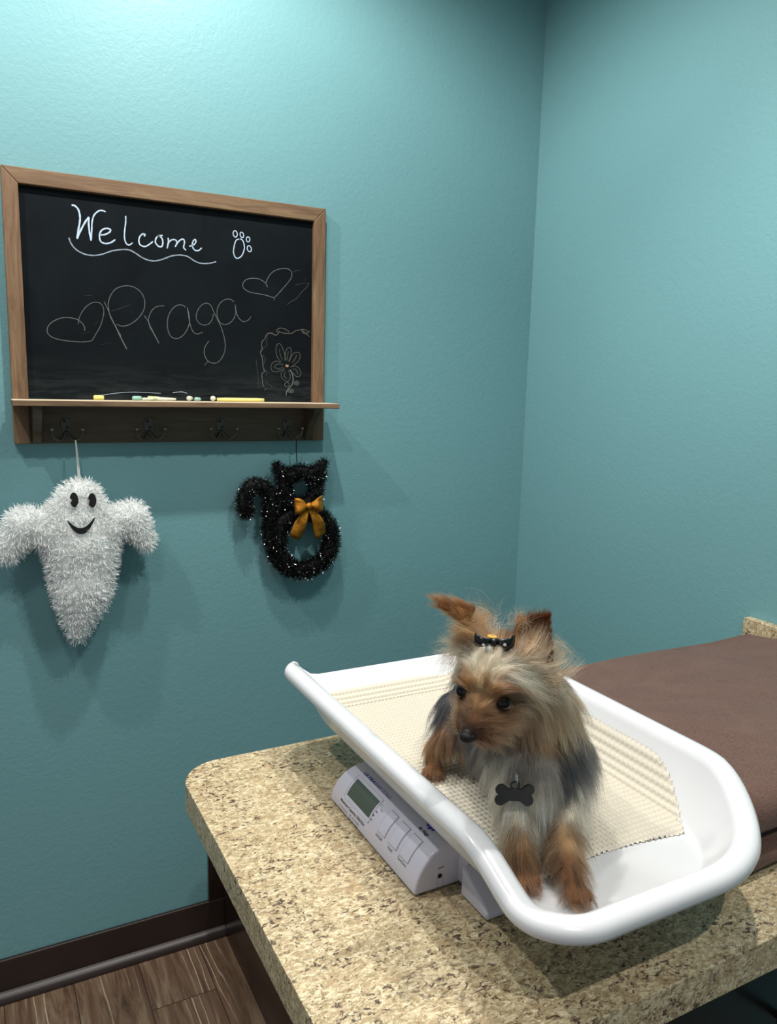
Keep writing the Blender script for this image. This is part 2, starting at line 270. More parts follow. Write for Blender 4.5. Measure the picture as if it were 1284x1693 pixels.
CHALK=[
(0,3.0,[(216.4,1812.4),(222.4,1812.4),(229.4,1805.4),(232.2,1793.3),(231.7,1780.8),(227.9,1762.9),(224.8,1745.1)]),
(0,3.0,[(224.8,1745.1),(231.5,1760.8),(242.0,1780.7),(250.3,1792.9)]),
(0,3.0,[(250.3,1792.9),(249.3,1777.8),(250.7,1760.4),(253.1,1744.2)]),
(0,2.4,[(253.1,1744.2),(255.1,1765.9),(256.5,1783.6),(261.1,1797.9),(270.1,1807.0),(277.7,1809.2),(284.7,1807.0)]),
(0,2.6,[(271.1,1758.7),(281.2,1759.8),(291.5,1766.0),(293.6,1771.3),(287.9,1773.2),(279.0,1771.0),(272.5,1764.0),(270.5,1754.9),(272.6,1745.0),(281.9,1741.3),(293.3,1744.5),(303.2,1751.9)]),
(0,2.2,[(326.2,1803.8),(325.9,1791.5),(323.3,1773.3),(322.4,1757.8),(325.4,1746.5),(331.8,1743.3),(339.2,1748.7)]),
(0,2.4,[(364.2,1764.8),(366.5,1768.9),(361.2,1769.6),(354.5,1762.4),(352.9,1751.9),(356.7,1745.3),(365.9,1743.6),(375.2,1749.0),(383.4,1756.3)]),
(0,2.6,[(395.7,1770.2),(390.2,1763.6),(388.7,1754.3),(395.2,1747.1),(401.9,1747.2),(404.8,1754.6),(403.6,1763.7),(398.9,1768.4),(393.0,1768.3),(405.1,1771.2)]),
(0,2.4,[(416.7,1767.7),(417.0,1757.2),(414.0,1744.2)]),
(0,2.2,[(414.7,1751.7),(421.1,1761.5),(429.4,1765.0),(434.8,1763.0),(435.5,1756.4),(431.8,1749.4)]),
(0,2.4,[(431.8,1749.4),(438.9,1760.7),(445.8,1766.7),(451.4,1767.3),(453.2,1760.9),(451.1,1750.0),(456.5,1744.4)]),
(0,2.2,[(463.6,1753.9),(473.4,1757.6),(479.1,1764.8),(477.8,1770.1),(473.5,1767.0),(470.6,1758.6),(473.3,1749.5),(480.2,1745.6),(487.3,1748.2),(492.2,1753.5)]),
(1,2.2,[(208.6,1746.4),(212.3,1735.0),(221.6,1723.4),(237.3,1715.6),(255.9,1714.1),(274.8,1718.4),(295.4,1727.3),(316.0,1732.2),(331.5,1732.9),(344.4,1727.7),(360.0,1718.8),(375.8,1714.5),(391.9,1715.7),(408.2,1721.9),(424.6,1729.3),(443.9,1732.8),(460.5,1730.8),(474.3,1723.3),(488.3,1719.1),(505.3,1720.1),(518.2,1723.2),(525.5,1726.1)]),
(0,1.8,[(576.1,1793.5),(576.1,1790.4),(575.1,1787.6),(573.4,1785.8),(571.2,1785.2),(569.1,1786.1),(567.4,1788.2),(566.4,1791.1),(566.4,1794.3),(567.4,1797.0),(569.1,1798.9),(571.2,1799.4),(573.4,1798.5),(575.1,1796.4),(576.1,1793.5)]),
(0,1.8,[(591.2,1793.3),(591.7,1790.6),(591.3,1788.2),(590.1,1786.5),(588.4,1785.8),(586.4,1786.3),(584.6,1787.9),(583.4,1790.2),(582.9,1792.9),(583.3,1795.3),(584.5,1797.1),(586.3,1797.7),(588.2,1797.2),(590.0,1795.7),(591.2,1793.3)]),
(0,1.8,[(606.4,1784.1),(606.2,1781.5),(605.2,1779.3),(603.6,1777.9),(601.7,1777.5),(599.8,1778.3),(598.4,1780.0),(597.7,1782.4),(597.9,1784.9),(598.9,1787.1),(600.5,1788.5),(602.4,1788.9),(604.3,1788.2),(605.7,1786.4),(606.4,1784.1)]),
(0,1.8,[(609.8,1764.3),(610.3,1761.3),(609.7,1758.6),(608.3,1756.6),(606.1,1755.8),(603.8,1756.3),(601.7,1758.1),(600.3,1760.6),(599.9,1763.6),(600.4,1766.3),(601.9,1768.3),(604.0,1769.1),(606.3,1768.6),(608.4,1766.9),(609.8,1764.3)]),
(0,2.0,[(583.4,1781.8),(575.2,1779.9),(571.1,1773.4),(568.0,1761.7),(566.9,1750.1),(570.9,1740.0),(577.0,1738.1),(585.2,1743.3),(590.4,1752.4),(593.3,1764.2),(590.9,1776.3),(586.4,1781.6),(580.3,1781.5)]),
(2,1.3,[(650.5,1678.0),(645.6,1686.5),(638.2,1691.8),(625.5,1696.0),(610.9,1695.4),(598.4,1691.9),(590.1,1684.0),(589.0,1675.2),(594.2,1668.8),(606.6,1663.3),(621.3,1661.7),(644.6,1659.4),(667.0,1654.5)]),
(2,1.3,[(646.2,1687.5),(650.9,1699.7),(661.6,1713.3),(676.5,1721.9),(693.8,1725.4),(705.8,1723.7),(711.7,1716.6),(710.9,1706.6),(703.7,1695.1),(689.7,1679.1),(674.6,1662.0),(667.7,1655.6),(666.8,1648.5)]),
(3,1.0,[(714.5,1720.4),(726.6,1723.5),(736.5,1725.7)]),
(3,1.0,[(720.2,1688.4),(735.7,1693.0),(755.7,1696.2)]),
(3,1.6,[(756.8,1696.3),(751.3,1686.8),(736.9,1672.6),(724.9,1657.6),(711.7,1649.7),(699.6,1640.8)]),
(3,0.9,[(748.9,1709.8),(744.5,1699.4)]),
(2,1.3,[(233.4,1554.5),(233.1,1562.4),(227.7,1571.1),(218.3,1577.5),(203.2,1580.2),(188.1,1578.7),(172.9,1571.9),(162.3,1562.5),(158.2,1552.4),(160.5,1542.7),(171.4,1535.4),(188.2,1531.8),(209.0,1530.2),(230.1,1530.2),(247.7,1533.4)]),
(2,1.1,[(221.0,1567.8),(222.2,1577.8),(227.4,1590.0),(236.5,1603.5),(248.4,1613.3),(260.1,1616.5),(269.8,1612.7),(274.3,1602.0),(272.9,1586.8),(266.3,1566.3),(255.9,1547.6),(247.7,1533.4)]),
(2,1.1,[(275.8,1618.7),(281.3,1606.5),(290.5,1583.8),(299.9,1564.1),(309.4,1546.2)]),
(2,1.9,[(296.1,1572.0),(305.5,1550.1),(315.0,1530.0),(320.8,1518.9)]),
(2,1.3,[(296.1,1570.0),(288.6,1585.8),(284.7,1601.7),(284.6,1617.7),(290.0,1633.2),(300.3,1647.0),(314.5,1654.1),(328.5,1656.2),(342.6,1653.2),(354.6,1644.0),(361.4,1631.2),(362.0,1614.9),(356.5,1600.1),(344.9,1585.0),(328.3,1572.8),(312.0,1568.2),(300.1,1572.2)]),
(3,1.0,[(235.4,1628.2),(251.9,1630.8)]),
(3,1.0,[(291.0,1600.0),(305.1,1605.0),(331.5,1616.3)]),
(3,0.8,[(252.7,1568.5),(262.7,1576.2)]),
(3,0.8,[(226.8,1547.1),(243.5,1553.0)]),
(3,0.7,[(267.0,1525.8),(289.0,1531.3)]),
(3,0.8,[(290.4,1577.8),(301.3,1578.8)]),
(2,1.2,[(360.0,1594.4),(368.4,1583.0),(373.5,1570.2),(378.7,1557.4)]),
(2,1.8,[(373.5,1570.2),(381.9,1553.2),(391.8,1534.5)]),
(2,1.2,[(374.5,1563.7),(370.0,1578.7),(370.7,1591.8),(377.6,1606.3),(388.7,1615.7),(405.9,1618.6)]),
(2,1.3,[(453.3,1618.5),(446.6,1622.2),(437.6,1622.7),(426.3,1616.0),(417.1,1603.4),(411.9,1587.7),(411.6,1570.1),(416.2,1554.9),(425.0,1547.6),(436.3,1548.1),(447.7,1556.5),(457.0,1570.4),(461.8,1586.2),(460.9,1601.7),(457.3,1618.1)]),
(2,1.2,[(457.3,1618.1),(459.8,1599.4),(462.9,1581.8),(468.4,1566.5),(478.6,1559.6),(492.6,1565.1)]),
(2,1.2,[(517.5,1607.4),(515.1,1596.0),(507.9,1585.5),(496.2,1580.8),(484.7,1584.2),(477.9,1593.8),(478.1,1605.0),(484.0,1618.7),(492.2,1627.0),(502.7,1631.1),(511.9,1626.1),(519.9,1609.8),(529.1,1592.4),(537.2,1574.7),(544.1,1550.0),(545.1,1529.4),(539.0,1510.8),(528.2,1497.7),(516.3,1494.6),(503.4,1499.1),(495.8,1512.5),(495.5,1525.0),(499.2,1535.4),(507.0,1545.5)]),
(2,1.2,[(504.6,1500.3),(495.6,1488.6)]),
(2,1.2,[(567.5,1637.8),(560.3,1643.0),(549.6,1643.3),(536.6,1635.7),(528.2,1622.7),(526.4,1605.7),(531.4,1591.4),(540.9,1585.1),(552.8,1586.9),(563.6,1595.5),(570.9,1610.8),(569.8,1633.4)]),
(2,1.2,[(569.8,1633.4),(573.3,1613.2),(580.5,1599.9),(591.3,1594.2),(602.3,1598.9),(609.0,1607.4)]),
(4,1.5,[(669.2,1565.7),(663.0,1570.5),(652.1,1570.6),(645.9,1563.8),(642.8,1556.4),(636.6,1550.3),(635.0,1541.5),(636.6,1532.9),(631.9,1525.4),(635.0,1516.8),(637.3,1506.7),(638.1,1495.0),(639.7,1484.8),(642.8,1479.1),(636.5,1474.5),(635.8,1465.7),(637.3,1453.9),(638.9,1442.2)]),
(3,1.5,[(652.1,1571.4),(649.0,1561.1),(647.4,1550.8),(649.0,1542.2),(639.7,1534.5),(634.2,1525.5)]),
(4,1.4,[(650.5,1570.6),(663.0,1569.7),(670.8,1566.5),(678.7,1572.7),(672.4,1576.8),(680.2,1583.7),(691.2,1583.6),(700.8,1579.7),(705.6,1576.3)]),
(4,1.4,[(678.6,1576.4),(688.1,1573.2),(700.8,1572.4),(713.6,1573.8),(721.6,1579.4),(731.2,1582.1),(742.5,1584.2),(752.3,1581.7),(758.8,1579.1),(745.8,1574.7),(737.7,1579.5)]),
(4,1.3,[(737.6,1583.2),(747.4,1576.3),(759.8,1567.2)]),
(3,1.6,[(637.3,1518.4),(644.3,1508.4),(641.2,1499.5),(639.7,1489.2),(649.0,1476.3),(645.9,1468.9)]),
(3,1.4,[(638.9,1442.2),(645.9,1437.9),(658.5,1437.4),(663.2,1439.7),(658.5,1445.5),(649.0,1451.2),(644.3,1460.0)]),
(3,1.3,[(621.1,1506.1),(624.2,1482.9),(626.4,1461.0),(628.0,1437.5)]),
(4,1.3,[(642.0,1433.3),(647.5,1437.2)]),
(3,1.6,[(650.6,1423.9),(671.2,1422.7)]),
(3,1.0,[(645.9,1429.7),(666.4,1428.6)]),
(4,1.1,[(685.2,1504.0),(677.3,1511.1),(672.5,1522.7),(671.7,1532.9),(674.0,1543.3),(678.7,1547.2),(684.3,1544.5),(689.9,1533.7),(694.7,1520.6),(694.8,1505.8)]),
(3,2.0,[(680.4,1534.8),(682.0,1523.1),(688.4,1507.1)]),
(4,1.0,[(696.3,1507.4),(695.5,1520.6),(698.6,1532.6),(705.0,1538.8),(710.6,1534.6),(710.7,1521.2),(704.3,1504.7)]),
(3,2.5,[(703.4,1529.8),(701.1,1514.9),(700.3,1506.0)]),
(4,1.0,[(706.0,1504.7),(712.3,1518.3),(720.3,1526.8),(730.0,1527.9),(734.9,1522.2),(732.5,1510.2),(723.7,1500.9),(714.1,1493.9)]),
(3,3,[(725.2,1521.8),(722.0,1512.8),(714.0,1502.0)]),
(4,1.0,[(683.6,1501.0),(674.1,1505.1),(663.1,1500.3),(658.7,1489.8),(663.1,1480.4),(675.8,1479.3),(688.5,1484.9),(694.8,1489.5)]),
(3,3,[(691.6,1496.8),(675.7,1497.8),(667.8,1490.1),(678.9,1486.1),(690.0,1490.8)]),
(4,1.0,[(693.2,1485.0),(686.1,1477.4),(686.1,1467.0),(693.4,1459.0),(703.0,1457.0),(709.4,1466.1),(706.1,1479.4),(702.8,1485.3)]),
(3,3,[(696.5,1480.6),(693.3,1470.1),(699.7,1462.9)]),
(4,1.0,[(709.2,1491.5),(722.1,1494.1),(731.9,1489.2),(737.2,1478.8),(733.7,1469.7),(725.5,1468.8),(715.8,1476.7),(709.3,1485.5)]),
(3,3,[(715.7,1487.2),(725.4,1484.5),(728.8,1474.1)]),
(5,5,[(696.4,1493.3),(704.4,1495.0)]),
(5,5,[(697.2,1496.3),(703.6,1492.0)]),
(2,2,[(707.7,1485.5),(714.2,1475.2),(716.7,1461.8),(713.5,1448.2),(704.7,1439.0),(699.1,1429.9),(698.3,1422.4)]),
(2,1.0,[(732.2,1453.1),(731.5,1450.8),(729.7,1448.9),(727.1,1447.9),(724.2,1447.8),(721.6,1448.8),(719.8,1450.6),(719.2,1452.8),(719.8,1455.1),(721.6,1457.0),(724.2,1458.1),(727.1,1458.1),(729.7,1457.2),(731.5,1455.4),(732.2,1453.1)]),
(2,1.0,[(706.7,1448.8),(706.1,1446.5),(704.5,1444.6),(702.0,1443.6),(699.3,1443.5),(696.8,1444.5),(695.1,1446.3),(694.5,1448.5),(695.1,1450.8),(696.8,1452.7),(699.2,1453.7),(702.0,1453.8),(704.4,1452.9),(706.1,1451.1),(706.7,1448.8)]),
(2,1.0,[(718.5,1433.3),(717.8,1431.3),(715.7,1429.7),(712.8,1428.7),(709.6,1428.7),(706.7,1429.5),(704.6,1431.0),(703.9,1433.0),(704.6,1435.0),(706.6,1436.6),(709.5,1437.5),(712.8,1437.5),(715.7,1436.7),(717.7,1435.2),(718.5,1433.3)]),
(2,1.0,[(728.6,1453.0),(728.3,1452.1),(727.5,1451.4),(726.3,1450.9),(725.0,1450.9),(723.8,1451.3),(723.0,1452.0),(722.7,1452.9),(723.0,1453.8),(723.8,1454.6),(725.0,1455.0),(726.3,1455.0),(727.5,1454.7),(728.3,1454.0),(728.6,1453.0)]),
(2,1.0,[(714.1,1433.2),(713.8,1432.5),(713.0,1432.0),(711.8,1431.7),(710.5,1431.6),(709.4,1431.9),(708.6,1432.4),(708.3,1433.1),(708.6,1433.7),(709.4,1434.3),(710.5,1434.6),(711.8,1434.6),(713.0,1434.3),(713.8,1433.8),(714.1,1433.2)]),
(1,1.2,[(247.3,1413.9),(268.9,1416.5),(297.1,1421.1),(335.1,1423.7),(393.5,1422.1)]),
(1,1.6,[(420.1,1423.9),(440.3,1426.2),(453.8,1423.1)]),
]
# chalk drawing: hand-drawn lines on the board
def ribbon(V,F,MI,pts,w,mi,y):
    P=smooth_path([(a/1000,0,b/1000) for a,b in pts],4) if len(pts)>2 else [Vector((a/1000,0,b/1000)) for a,b in pts]
    b0=len(V); n=len(P)
    for i,p in enumerate(P):
        t=(P[min(i+1,n-1)]-P[max(i-1,0)]); 
        if t.length<1e-9: t=Vector((1,0,0))
        t.normalize(); s=Vector((-t.z,0,t.x)); e=min(i,n-1-i); ww=w*(.6 if e==0 else 1)*(1+.12*math.sin(i*1.7))
        for k in (-1,1): V.append((p.x+s.x*ww/2*k,y,p.z+s.z*ww/2*k))
    for i in range(n-1):
        a=b0+2*i; F.append((a,a+1,a+3,a+2)); MI.append(mi)
V=[];F=[];MI=[]
for i,(c,w,pts) in enumerate(CHALK): ribbon(V,F,MI,pts,w*.00118,c,YW-.0102-.000004*i)
me=bpy.data.meshes.new('chalk_drawing'); me.from_pydata(V,[],F)
dr=put('chalk_drawing',me,CH,cb); me.polygons.foreach_set('material_index',MI)
dr['label']='white and grey chalk handwriting, hearts, paw print and flower'; dr['kind']='stuff'
# chalk pieces on the shelf
def chalk(name,x,L,r,mat,label,yaw=0,y=YW-.030,taper=1,lift=0):
    bm=bmesh.new(); ca,sa=math.cos(yaw),math.sin(yaw); n=7
    pts=[(x+(t-.5)*L*ca,y+(t-.5)*L*sa,1.4057+r+lift) for t in [i/(n-1) for i in range(n)]]
    rs=[r*(.86 if i in (0,n-1) else 1)*(1-(1-taper)*i/(n-1))*(1+random.uniform(-.03,.03)) for i in range(n)]
    tube(bm,pts,rs,12); o=bm_put(name,bm,mat,None,True)
    return tag(o,label,'chalk','chalk pieces on the chalkboard shelf')
chalk('chalk_stick',.4965+.080,.115,.0046,M['ychalk'],'long yellow chalk stick on the right of the chalkboard shelf',.01)
chalk('chalk_stub',.2550,.021,.0052,M['ychalk'],'short yellow chalk stub standing alone on the left of the shelf',.1)
chalk('chalk_stub',.3360,.020,.0050,M['gchalk'],'pale green chalk stub at the left of the shelf pile',.3,YW-.032)
chalk('chalk_stick',.3590,.030,.0036,M['wchalk'],'thin white chalk sliver between green stub and lump on shelf',.5,YW-.040,.6)
chalk('chalk_stick',.3735,.026,.0052,M['pgchalk'],'stubby pale green chalk lump in the middle of the shelf pile',-.35,YW-.028,.75)
chalk('chalk_stick',.4000,.042,.0042,M['wchalk'],'tapering off-white chalk at the right of the shelf pile',-.12,YW-.038,.6)
chalk('chalk_stub',.4560,.017,.0062,M['wchalk'],'round white chalk lump beside a mint crumb on the shelf',.9,YW-.028,.7)
chalk('chalk_stub',.4715,.014,.0048,M['gchalk'],'mint green chalk crumb between white lump and long stick',.4,YW-.036,.8)
chalk('chalk_stub',.5120,.011,.0066,M['wchalk'],'white chalk crumb touching the end of the long yellow stick',1.1,YW-.022,.8)

# ------------------------------------------------------------ tinsel decorations
def remesh(balls,voxel,name,iters=6,extra=None):
    bm=bmesh.new()
    for (p,s,rot) in balls:
        mt=Matrix.Translation(p)@(rot.to_4x4() if rot else Matrix.Identity(4))@Matrix.Diagonal((*s,1))
        bmesh.ops.create_icosphere(bm,subdivisions=2,radius=1,matrix=mt)
    if extra: extra(bm)
    me=bpy.data.meshes.new(name); bm.to_mesh(me); bm.free()
    o=bpy.data.objects.new(name,me); COL.objects.link(o)
    r=o.modifiers.new('r','REMESH'); r.mode='VOXEL'; r.voxel_size=voxel
    s=o.modifiers.new('s','SMOOTH'); s.iterations=iters; s.factor=.5
    bpy.context.view_layer.update(); dg=bpy.context.evaluated_depsgraph_get()
    m2=bpy.data.meshes.new_from_object(o.evaluated_get(dg)); bpy.data.objects.remove(o); bpy.data.meshes.remove(me); m2.name=name
    m2.materials.clear(); m2.polygons.foreach_set('use_smooth',[True]*len(m2.polygons)); return m2
def caps(p0,r0,p1,r1,flat=None,step=.3):
    p0=Vector(p0);p1=Vector(p1); d=(p1-p0).length; n=max(2,int(d/(min(r0,r1)*step))+1); out=[]
    for i in range(n):
        t=i/(n-1); r=r0+(r1-r0)*t; out.append((p0.lerp(p1,t),(r,r,r) if not flat else (r,r*flat,r),None))
    return out
def sample(me,n,weightfn=None):
    nv=len(me.vertices); co=np.empty(nv*3,dtype=np.float64); me.vertices.foreach_get('co',co); co=co.reshape(-1,3)
    nn=np.empty(nv*3); me.vertices.foreach_get('normal',nn); nn=nn.reshape(-1,3)
    me.calc_loop_triangles(); nt=len(me.loop_triangles); tr=np.empty(nt*3,dtype=np.int32); me.loop_triangles.foreach_get('vertices',tr); tr=tr.reshape(-1,3)
    a,b,c=co[tr[:,0]],co[tr[:,1]],co[tr[:,2]]; ar=np.linalg.norm(np.cross(b-a,c-a),axis=1)
    if weightfn is not None: ar=ar*weightfn((a+b+c)/3)
    ix=rng.choice(nt,n,p=ar/ar.sum()); u=rng.random(n);v=rng.random(n); m=u+v>1; u[m]=1-u[m]; v[m]=1-v[m]; w=1-u-v
    P=a[ix]*w[:,None]+b[ix]*u[:,None]+c[ix]*v[:,None]
    Nn=nn[tr[ix,0]]*w[:,None]+nn[tr[ix,1]]*u[:,None]+nn[tr[ix,2]]*v[:,None]; Nn/=np.linalg.norm(Nn,axis=1,keepdims=True)+1e-9
    return P,Nn
def norm(a): return a/(np.linalg.norm(a,axis=-1,keepdims=True)+1e-9)
def tinsel(name,parent,P,D,length,width,mat,grav=.3,kind=True,K=4):
    n=len(P); L=length*rng.uniform(.6,1.15,n)
    side=norm(np.cross(D,rng.normal(size=(n,3)))); bend=rng.normal(size=(n,3))*.35; bend[:,2]-=grav
    V=np.empty((n,K,2,3)); p=P.copy(); d=D.copy(); tw=rng.uniform(-1.2,1.2,n)
    for k in range(K):
        t=k/(K-1); sd=norm(side+np.cross(d,side)*(tw*t)[:,None]); w=width*(1 if k<K-1 else .45)
        V[:,k,0]=p-sd*w/2; V[:,k,1]=p+sd*w/2
        d=norm(d+bend/(K-1)); p=p+d*(L/(K-1))[:,None]
    me=bpy.data.meshes.new(name); nv=n*K*2; me.vertices.add(nv); me.vertices.foreach_set('co',V.reshape(-1))
    base=(np.arange(n)*K*2)[:,None,None]; k=np.arange(K-1)[None,:,None]*2
    q=np.array([0,1,3,2])[None,None,:]; idx=(base+k+q).reshape(-1).astype(np.int32); nf=n*(K-1)
    me.loops.add(nf*4); me.loops.foreach_set('vertex_index',idx); me.polygons.add(nf); me.polygons.foreach_set('loop_start',np.arange(nf,dtype=np.int32)*4)
    me.polygons.foreach_set('loop_total',np.full(nf,4,dtype=np.int32)); me.update(calc_edges=True); me.validate()
    o=put(name,me,mat,parent); o['kind']='stuff'; return o
def tin_mat(name,c,rough,metal,spec=.5):
    m=N(name); m.base(lin(c)); m.set(Roughness=rough,Metallic=metal); m.b.inputs['Specular IOR Level'].default_value=spec; return m.m
M['tw']=tin_mat('white_tinsel',(252,254,253),.30,0,.8); M['tk']=tin_mat('black_tinsel',(9,9,10),.16,0,.7); M['felt']=plain('black_felt',(8,8,9),.9)
M['ghostbody']=plain('white_plush',(245,248,246),.9); M['catbody']=plain('black_wire_core',(8,8,8),.8)
# ghost
gh=empty('ghost_decoration',(.205,YW-.05,1.24),'white tinsel ghost hanging from the leftmost hook, black smiling face','decoration')
gy=YW-.052; B=[]
B+=caps((.205,gy,1.185),.046,(.205,gy,1.150),.050,.62)
B+=caps((.200,gy,1.150),.066,(.206,gy,1.085),.080,.42)
B+=caps((.206,gy,1.085),.078,(.205,gy,.995),.062,.45)+caps((.205,gy,.995),.060,(.191,gy,.89),.018,.6)
B+=caps((.255,gy,1.125),.040,(.313,gy,1.145),.033,.6)+caps((.313,gy,1.145),.034,(.345,gy,1.085),.018,.7)
B+=caps((.150,gy,1.125),.042,(.096,gy,1.138),.038,.6)+caps((.092,gy,1.140),.037,(.055,gy,1.085),.024,.7)
gm=remesh(B,.005,'ghost_body',5); put('body',gm,M['ghostbody'],gh)
P,Nn=sample(gm,24000)
row=.0165; 
inbody=(P[:,2]<1.12)&(np.abs(P[:,0]-.205)<.09)
P[inbody,2]=np.round(P[inbody,2]/row)*row+rng.normal(0,.0015,inbody.sum())
D=norm(Nn*.75+rng.normal(size=P.shape)*.45)
face=(P[:,1]<gy-.018)&(np.abs((P[:,0]-.203)/.036)**2+np.abs((P[:,2]-1.166)/.046)**2<1)
ln=np.where(face,.009,.017)
# keep the felt features clear
def clear(P,D,cs):
    k=np.ones(len(P),bool)
    for (x,z,rx,rz) in cs: k&=~((((P[:,0]-x)/rx)**2+((P[:,2]-z)/rz)**2<1)&(P[:,1]<gy))
    return k
eyes=[(.1903,1.1945,.0085,.0155),(.2272,1.1915,.0085,.0155)]
k=clear(P,D,[(x,z,rx*1.15,rz*1.1) for x,z,rx,rz in eyes]+[(x,1.1345+8*(x-.203)**2,.007,.0045) for x in np.linspace(.178,.229,12)])
tinsel('tinsel',gh,P[k],D[k],ln[k],.0009,M['tw'],.15)
def drape(me): return BVHTree.FromPolygons([v.co for v in me.vertices],[p.vertices for p in me.polygons])
bv=drape(gm)
def felt(name,outline,parent,push):
    bm=bmesh.new(); c=Vector((sum(p[0] for p in outline)/len(outline),0,sum(p[1] for p in outline)/len(outline)))
    def yy(x,z):
        h=bv.ray_cast(Vector((x,0,z)),Vector((0,1,0))); return (h[0].y if h[0] else gy-.03)-push
    A=[];Bk=[]
    ym=min(yy(x,z) for x,z in outline)
    for x,z in outline: y=.5*ym+.5*yy(x,z); A.append(bm.verts.new((x,y,z))); Bk.append(bm.verts.new((x,y+.004,z)))
    n=len(A); bm.faces.new(A); bm.faces.new(Bk[::-1])
    for i in range(n): bm.faces.new((A[i],Bk[i],Bk[(i+1)%n],A[(i+1)%n]))
    return bm_put(name,bm,M['felt'],parent)
for (x,z,rx,rz) in eyes:
    o=[]
    for i in range(26):
        a=2*math.pi*i/26; q=1.0
        if abs(a-math.pi*1.06)<.28: q=.5    # little bite taken out of the pupil
        o.append((x+rx*q*math.cos(a),z+rz*q*math.sin(a)))
    felt('eye',o,gh,.009)
o=[]
for i in range(19):
    t=-1+2*i/18; o.append((.203+.028*t,1.1255+.026*t*t+.002*t-.0058*(1-t*t)**.5))
for i in range(19):
    t=1-2*i/18; o.append((.203+.028*t,1.1255+.026*t*t+.002*t+.0062*(1-t*t)**.5+.001))
felt('mouth',o,gh,.0085)
bm=bmesh.new(); 
tube(bm,smooth_path([(.203,YF-.018,1.318),(.2035,YW-.045,1.29),(.2045,YW-.050,1.245),(.2045,YW-.052,1.225)]),.0016,6); tube(bm,smooth_path([(.203,YF-.018,1.318),(.2055,YW-.042,1.29),(.2075,YW-.048,1.245),(.2075,YW-.050,1.225)]),.0014,6)
bm_put('ribbon_loop',bm,plain('white_ribbon',(210,214,208),.5),gh,True)
# cat
ct=empty('cat_decoration',(.73,YW-.04,1.25),'black tinsel cat wreath with gold bow hanging from the rightmost hook','decoration')
cyy=YW-.034
def ring(cx,cz,R0,r,n=28,rx=1,a0=0,a1=360):
    return [(Vector((cx+R0*rx*math.cos(R(a0+(a1-a0)*i/n)),cyy,cz+R0*math.sin(R(a0+(a1-a0)*i/n)))),(r,r*.8,r),None) for i in range(n)]
B=ring(.7395,1.055,.0760,.0195,34)+ring(.7285,1.190,.0430,.0165,26)
B+=caps((.688,cyy,1.205),.015,(.662,cyy,1.253),.008,.8)+caps((.690,cyy,1.225),.014,(.662,cyy,1.253),.008,.8)+caps((.700,cyy,1.226),.013,(.69,cyy,1.232),.013,.8)
B+=caps((.770,cyy,1.205),.015,(.795,cyy,1.257),.007,.8)+caps((.756,cyy,1.228),.014,(.795,cyy,1.257),.007,.8)+caps((.780,cyy,1.215),.014,(.790,cyy,1.25),.009,.8)
tail=smooth_path([(.665,cyy,1.03),(.650,cyy,1.07),(.648,cyy,1.12),(.650,cyy,1.165),(.645,cyy,1.185),(.620,cyy,1.203),(.598,cyy,1.200),(.584,cyy,1.178),(.583,cyy,1.150),(.588,cyy,1.137)],5)
B+=[(p,(.0155,.013,.0155),None) for p in tail]
B+=caps((.655,cyy,1.17),.014,(.69,cyy,1.18),.015,.8)+caps((.668,cyy,1.02),.018,(.690,cyy,1.0),.019,.8)+caps((.664,cyy,1.10),.018,(.670,cyy,1.06),.02,.8)
cm=remesh(B,.004,'cat_body',3); put('body',cm,M['catbody'],ct)
P,Nn=sample(cm,16000); D=norm(Nn*.8+rng.normal(size=P.shape)*.5); tinsel('tinsel',ct,P,D,np.full(len(P),.0125),.0012,M['tk'],.05)
P,Nn=sample(cm,700,lambda c:(c[:,1]<cyy).astype(float)+1e-6); D=norm(Nn+rng.normal(size=P.shape)*.3)
tinsel('glitter_flecks',ct,P+Nn*.010,D,np.full(len(P),.0030),.0020,plain('silver_glitter',(230,232,235),.3,1),0,K=2)
bm=bmesh.new(); tube(bm,smooth_path([(.7155,YF-.018,1.318),(.7165,YW-.035,1.29),(.7200,YW-.036,1.235)]),.0014,6); bm_put('cord',bm,M['black'],ct,True)
def gold():
    m=N('gold_glitter'); v=m.coord(); g=m.noise(v,1400,2,.6); a=m.noise(v,60,3)
    m.base(m.ramp(a,[(.3,lin((150,92,20))),(.7,lin((214,150,48)))])); m.set(Roughness=.38,Metallic=.75); m.l(m.bump(g,.9,.0008,m.bump(a,.5,.004)),m.b.inputs['Normal']); return m.m
M['gold']=gold()
def cloth(name,grid,mat,parent,thick=.0012):
    bm=bmesh.new(); rows=[[bm.verts.new(p) for p in r] for r in grid]
    for a,b in zip(rows,rows[1:]):
        for i in range(len(a)-1): bm.faces.new((a[i],a[i+1],b[i+1],b[i]))
    o=bm_put(name,bm,mat,parent,True); s=o.modifiers.new('s','SOLIDIFY'); s.thickness=thick; s.offset=0; return o
kx,kz,ky=.7365,1.1525,cyy-.036
bow=empty('bow',(kx,ky,kz)); bow.parent=ct; bow.location=Vector((kx,ky,kz))-ct.location; bow['label']='gold glitter ribbon bow'
def loop(s):
    g=[]
    for i in range(9):
        t=i/8; row=[]
        for j in range(7):
            u=j/6*2-1; hw=.004+.016*math.sin(min(t*1.25,1)*1.5708)
            row.append((kx+s*(.004+.034*t),ky-.012*math.sin(t*3.0)-.003*math.cos(u*3+t*2),kz+u*hw+(.006*t if s>0 else .001*t)+.0015*math.sin(u*6)))
        g.append(row)
    return g
for s in (-1,1): cloth('bow_loop',loop(s),M['gold'],bow)
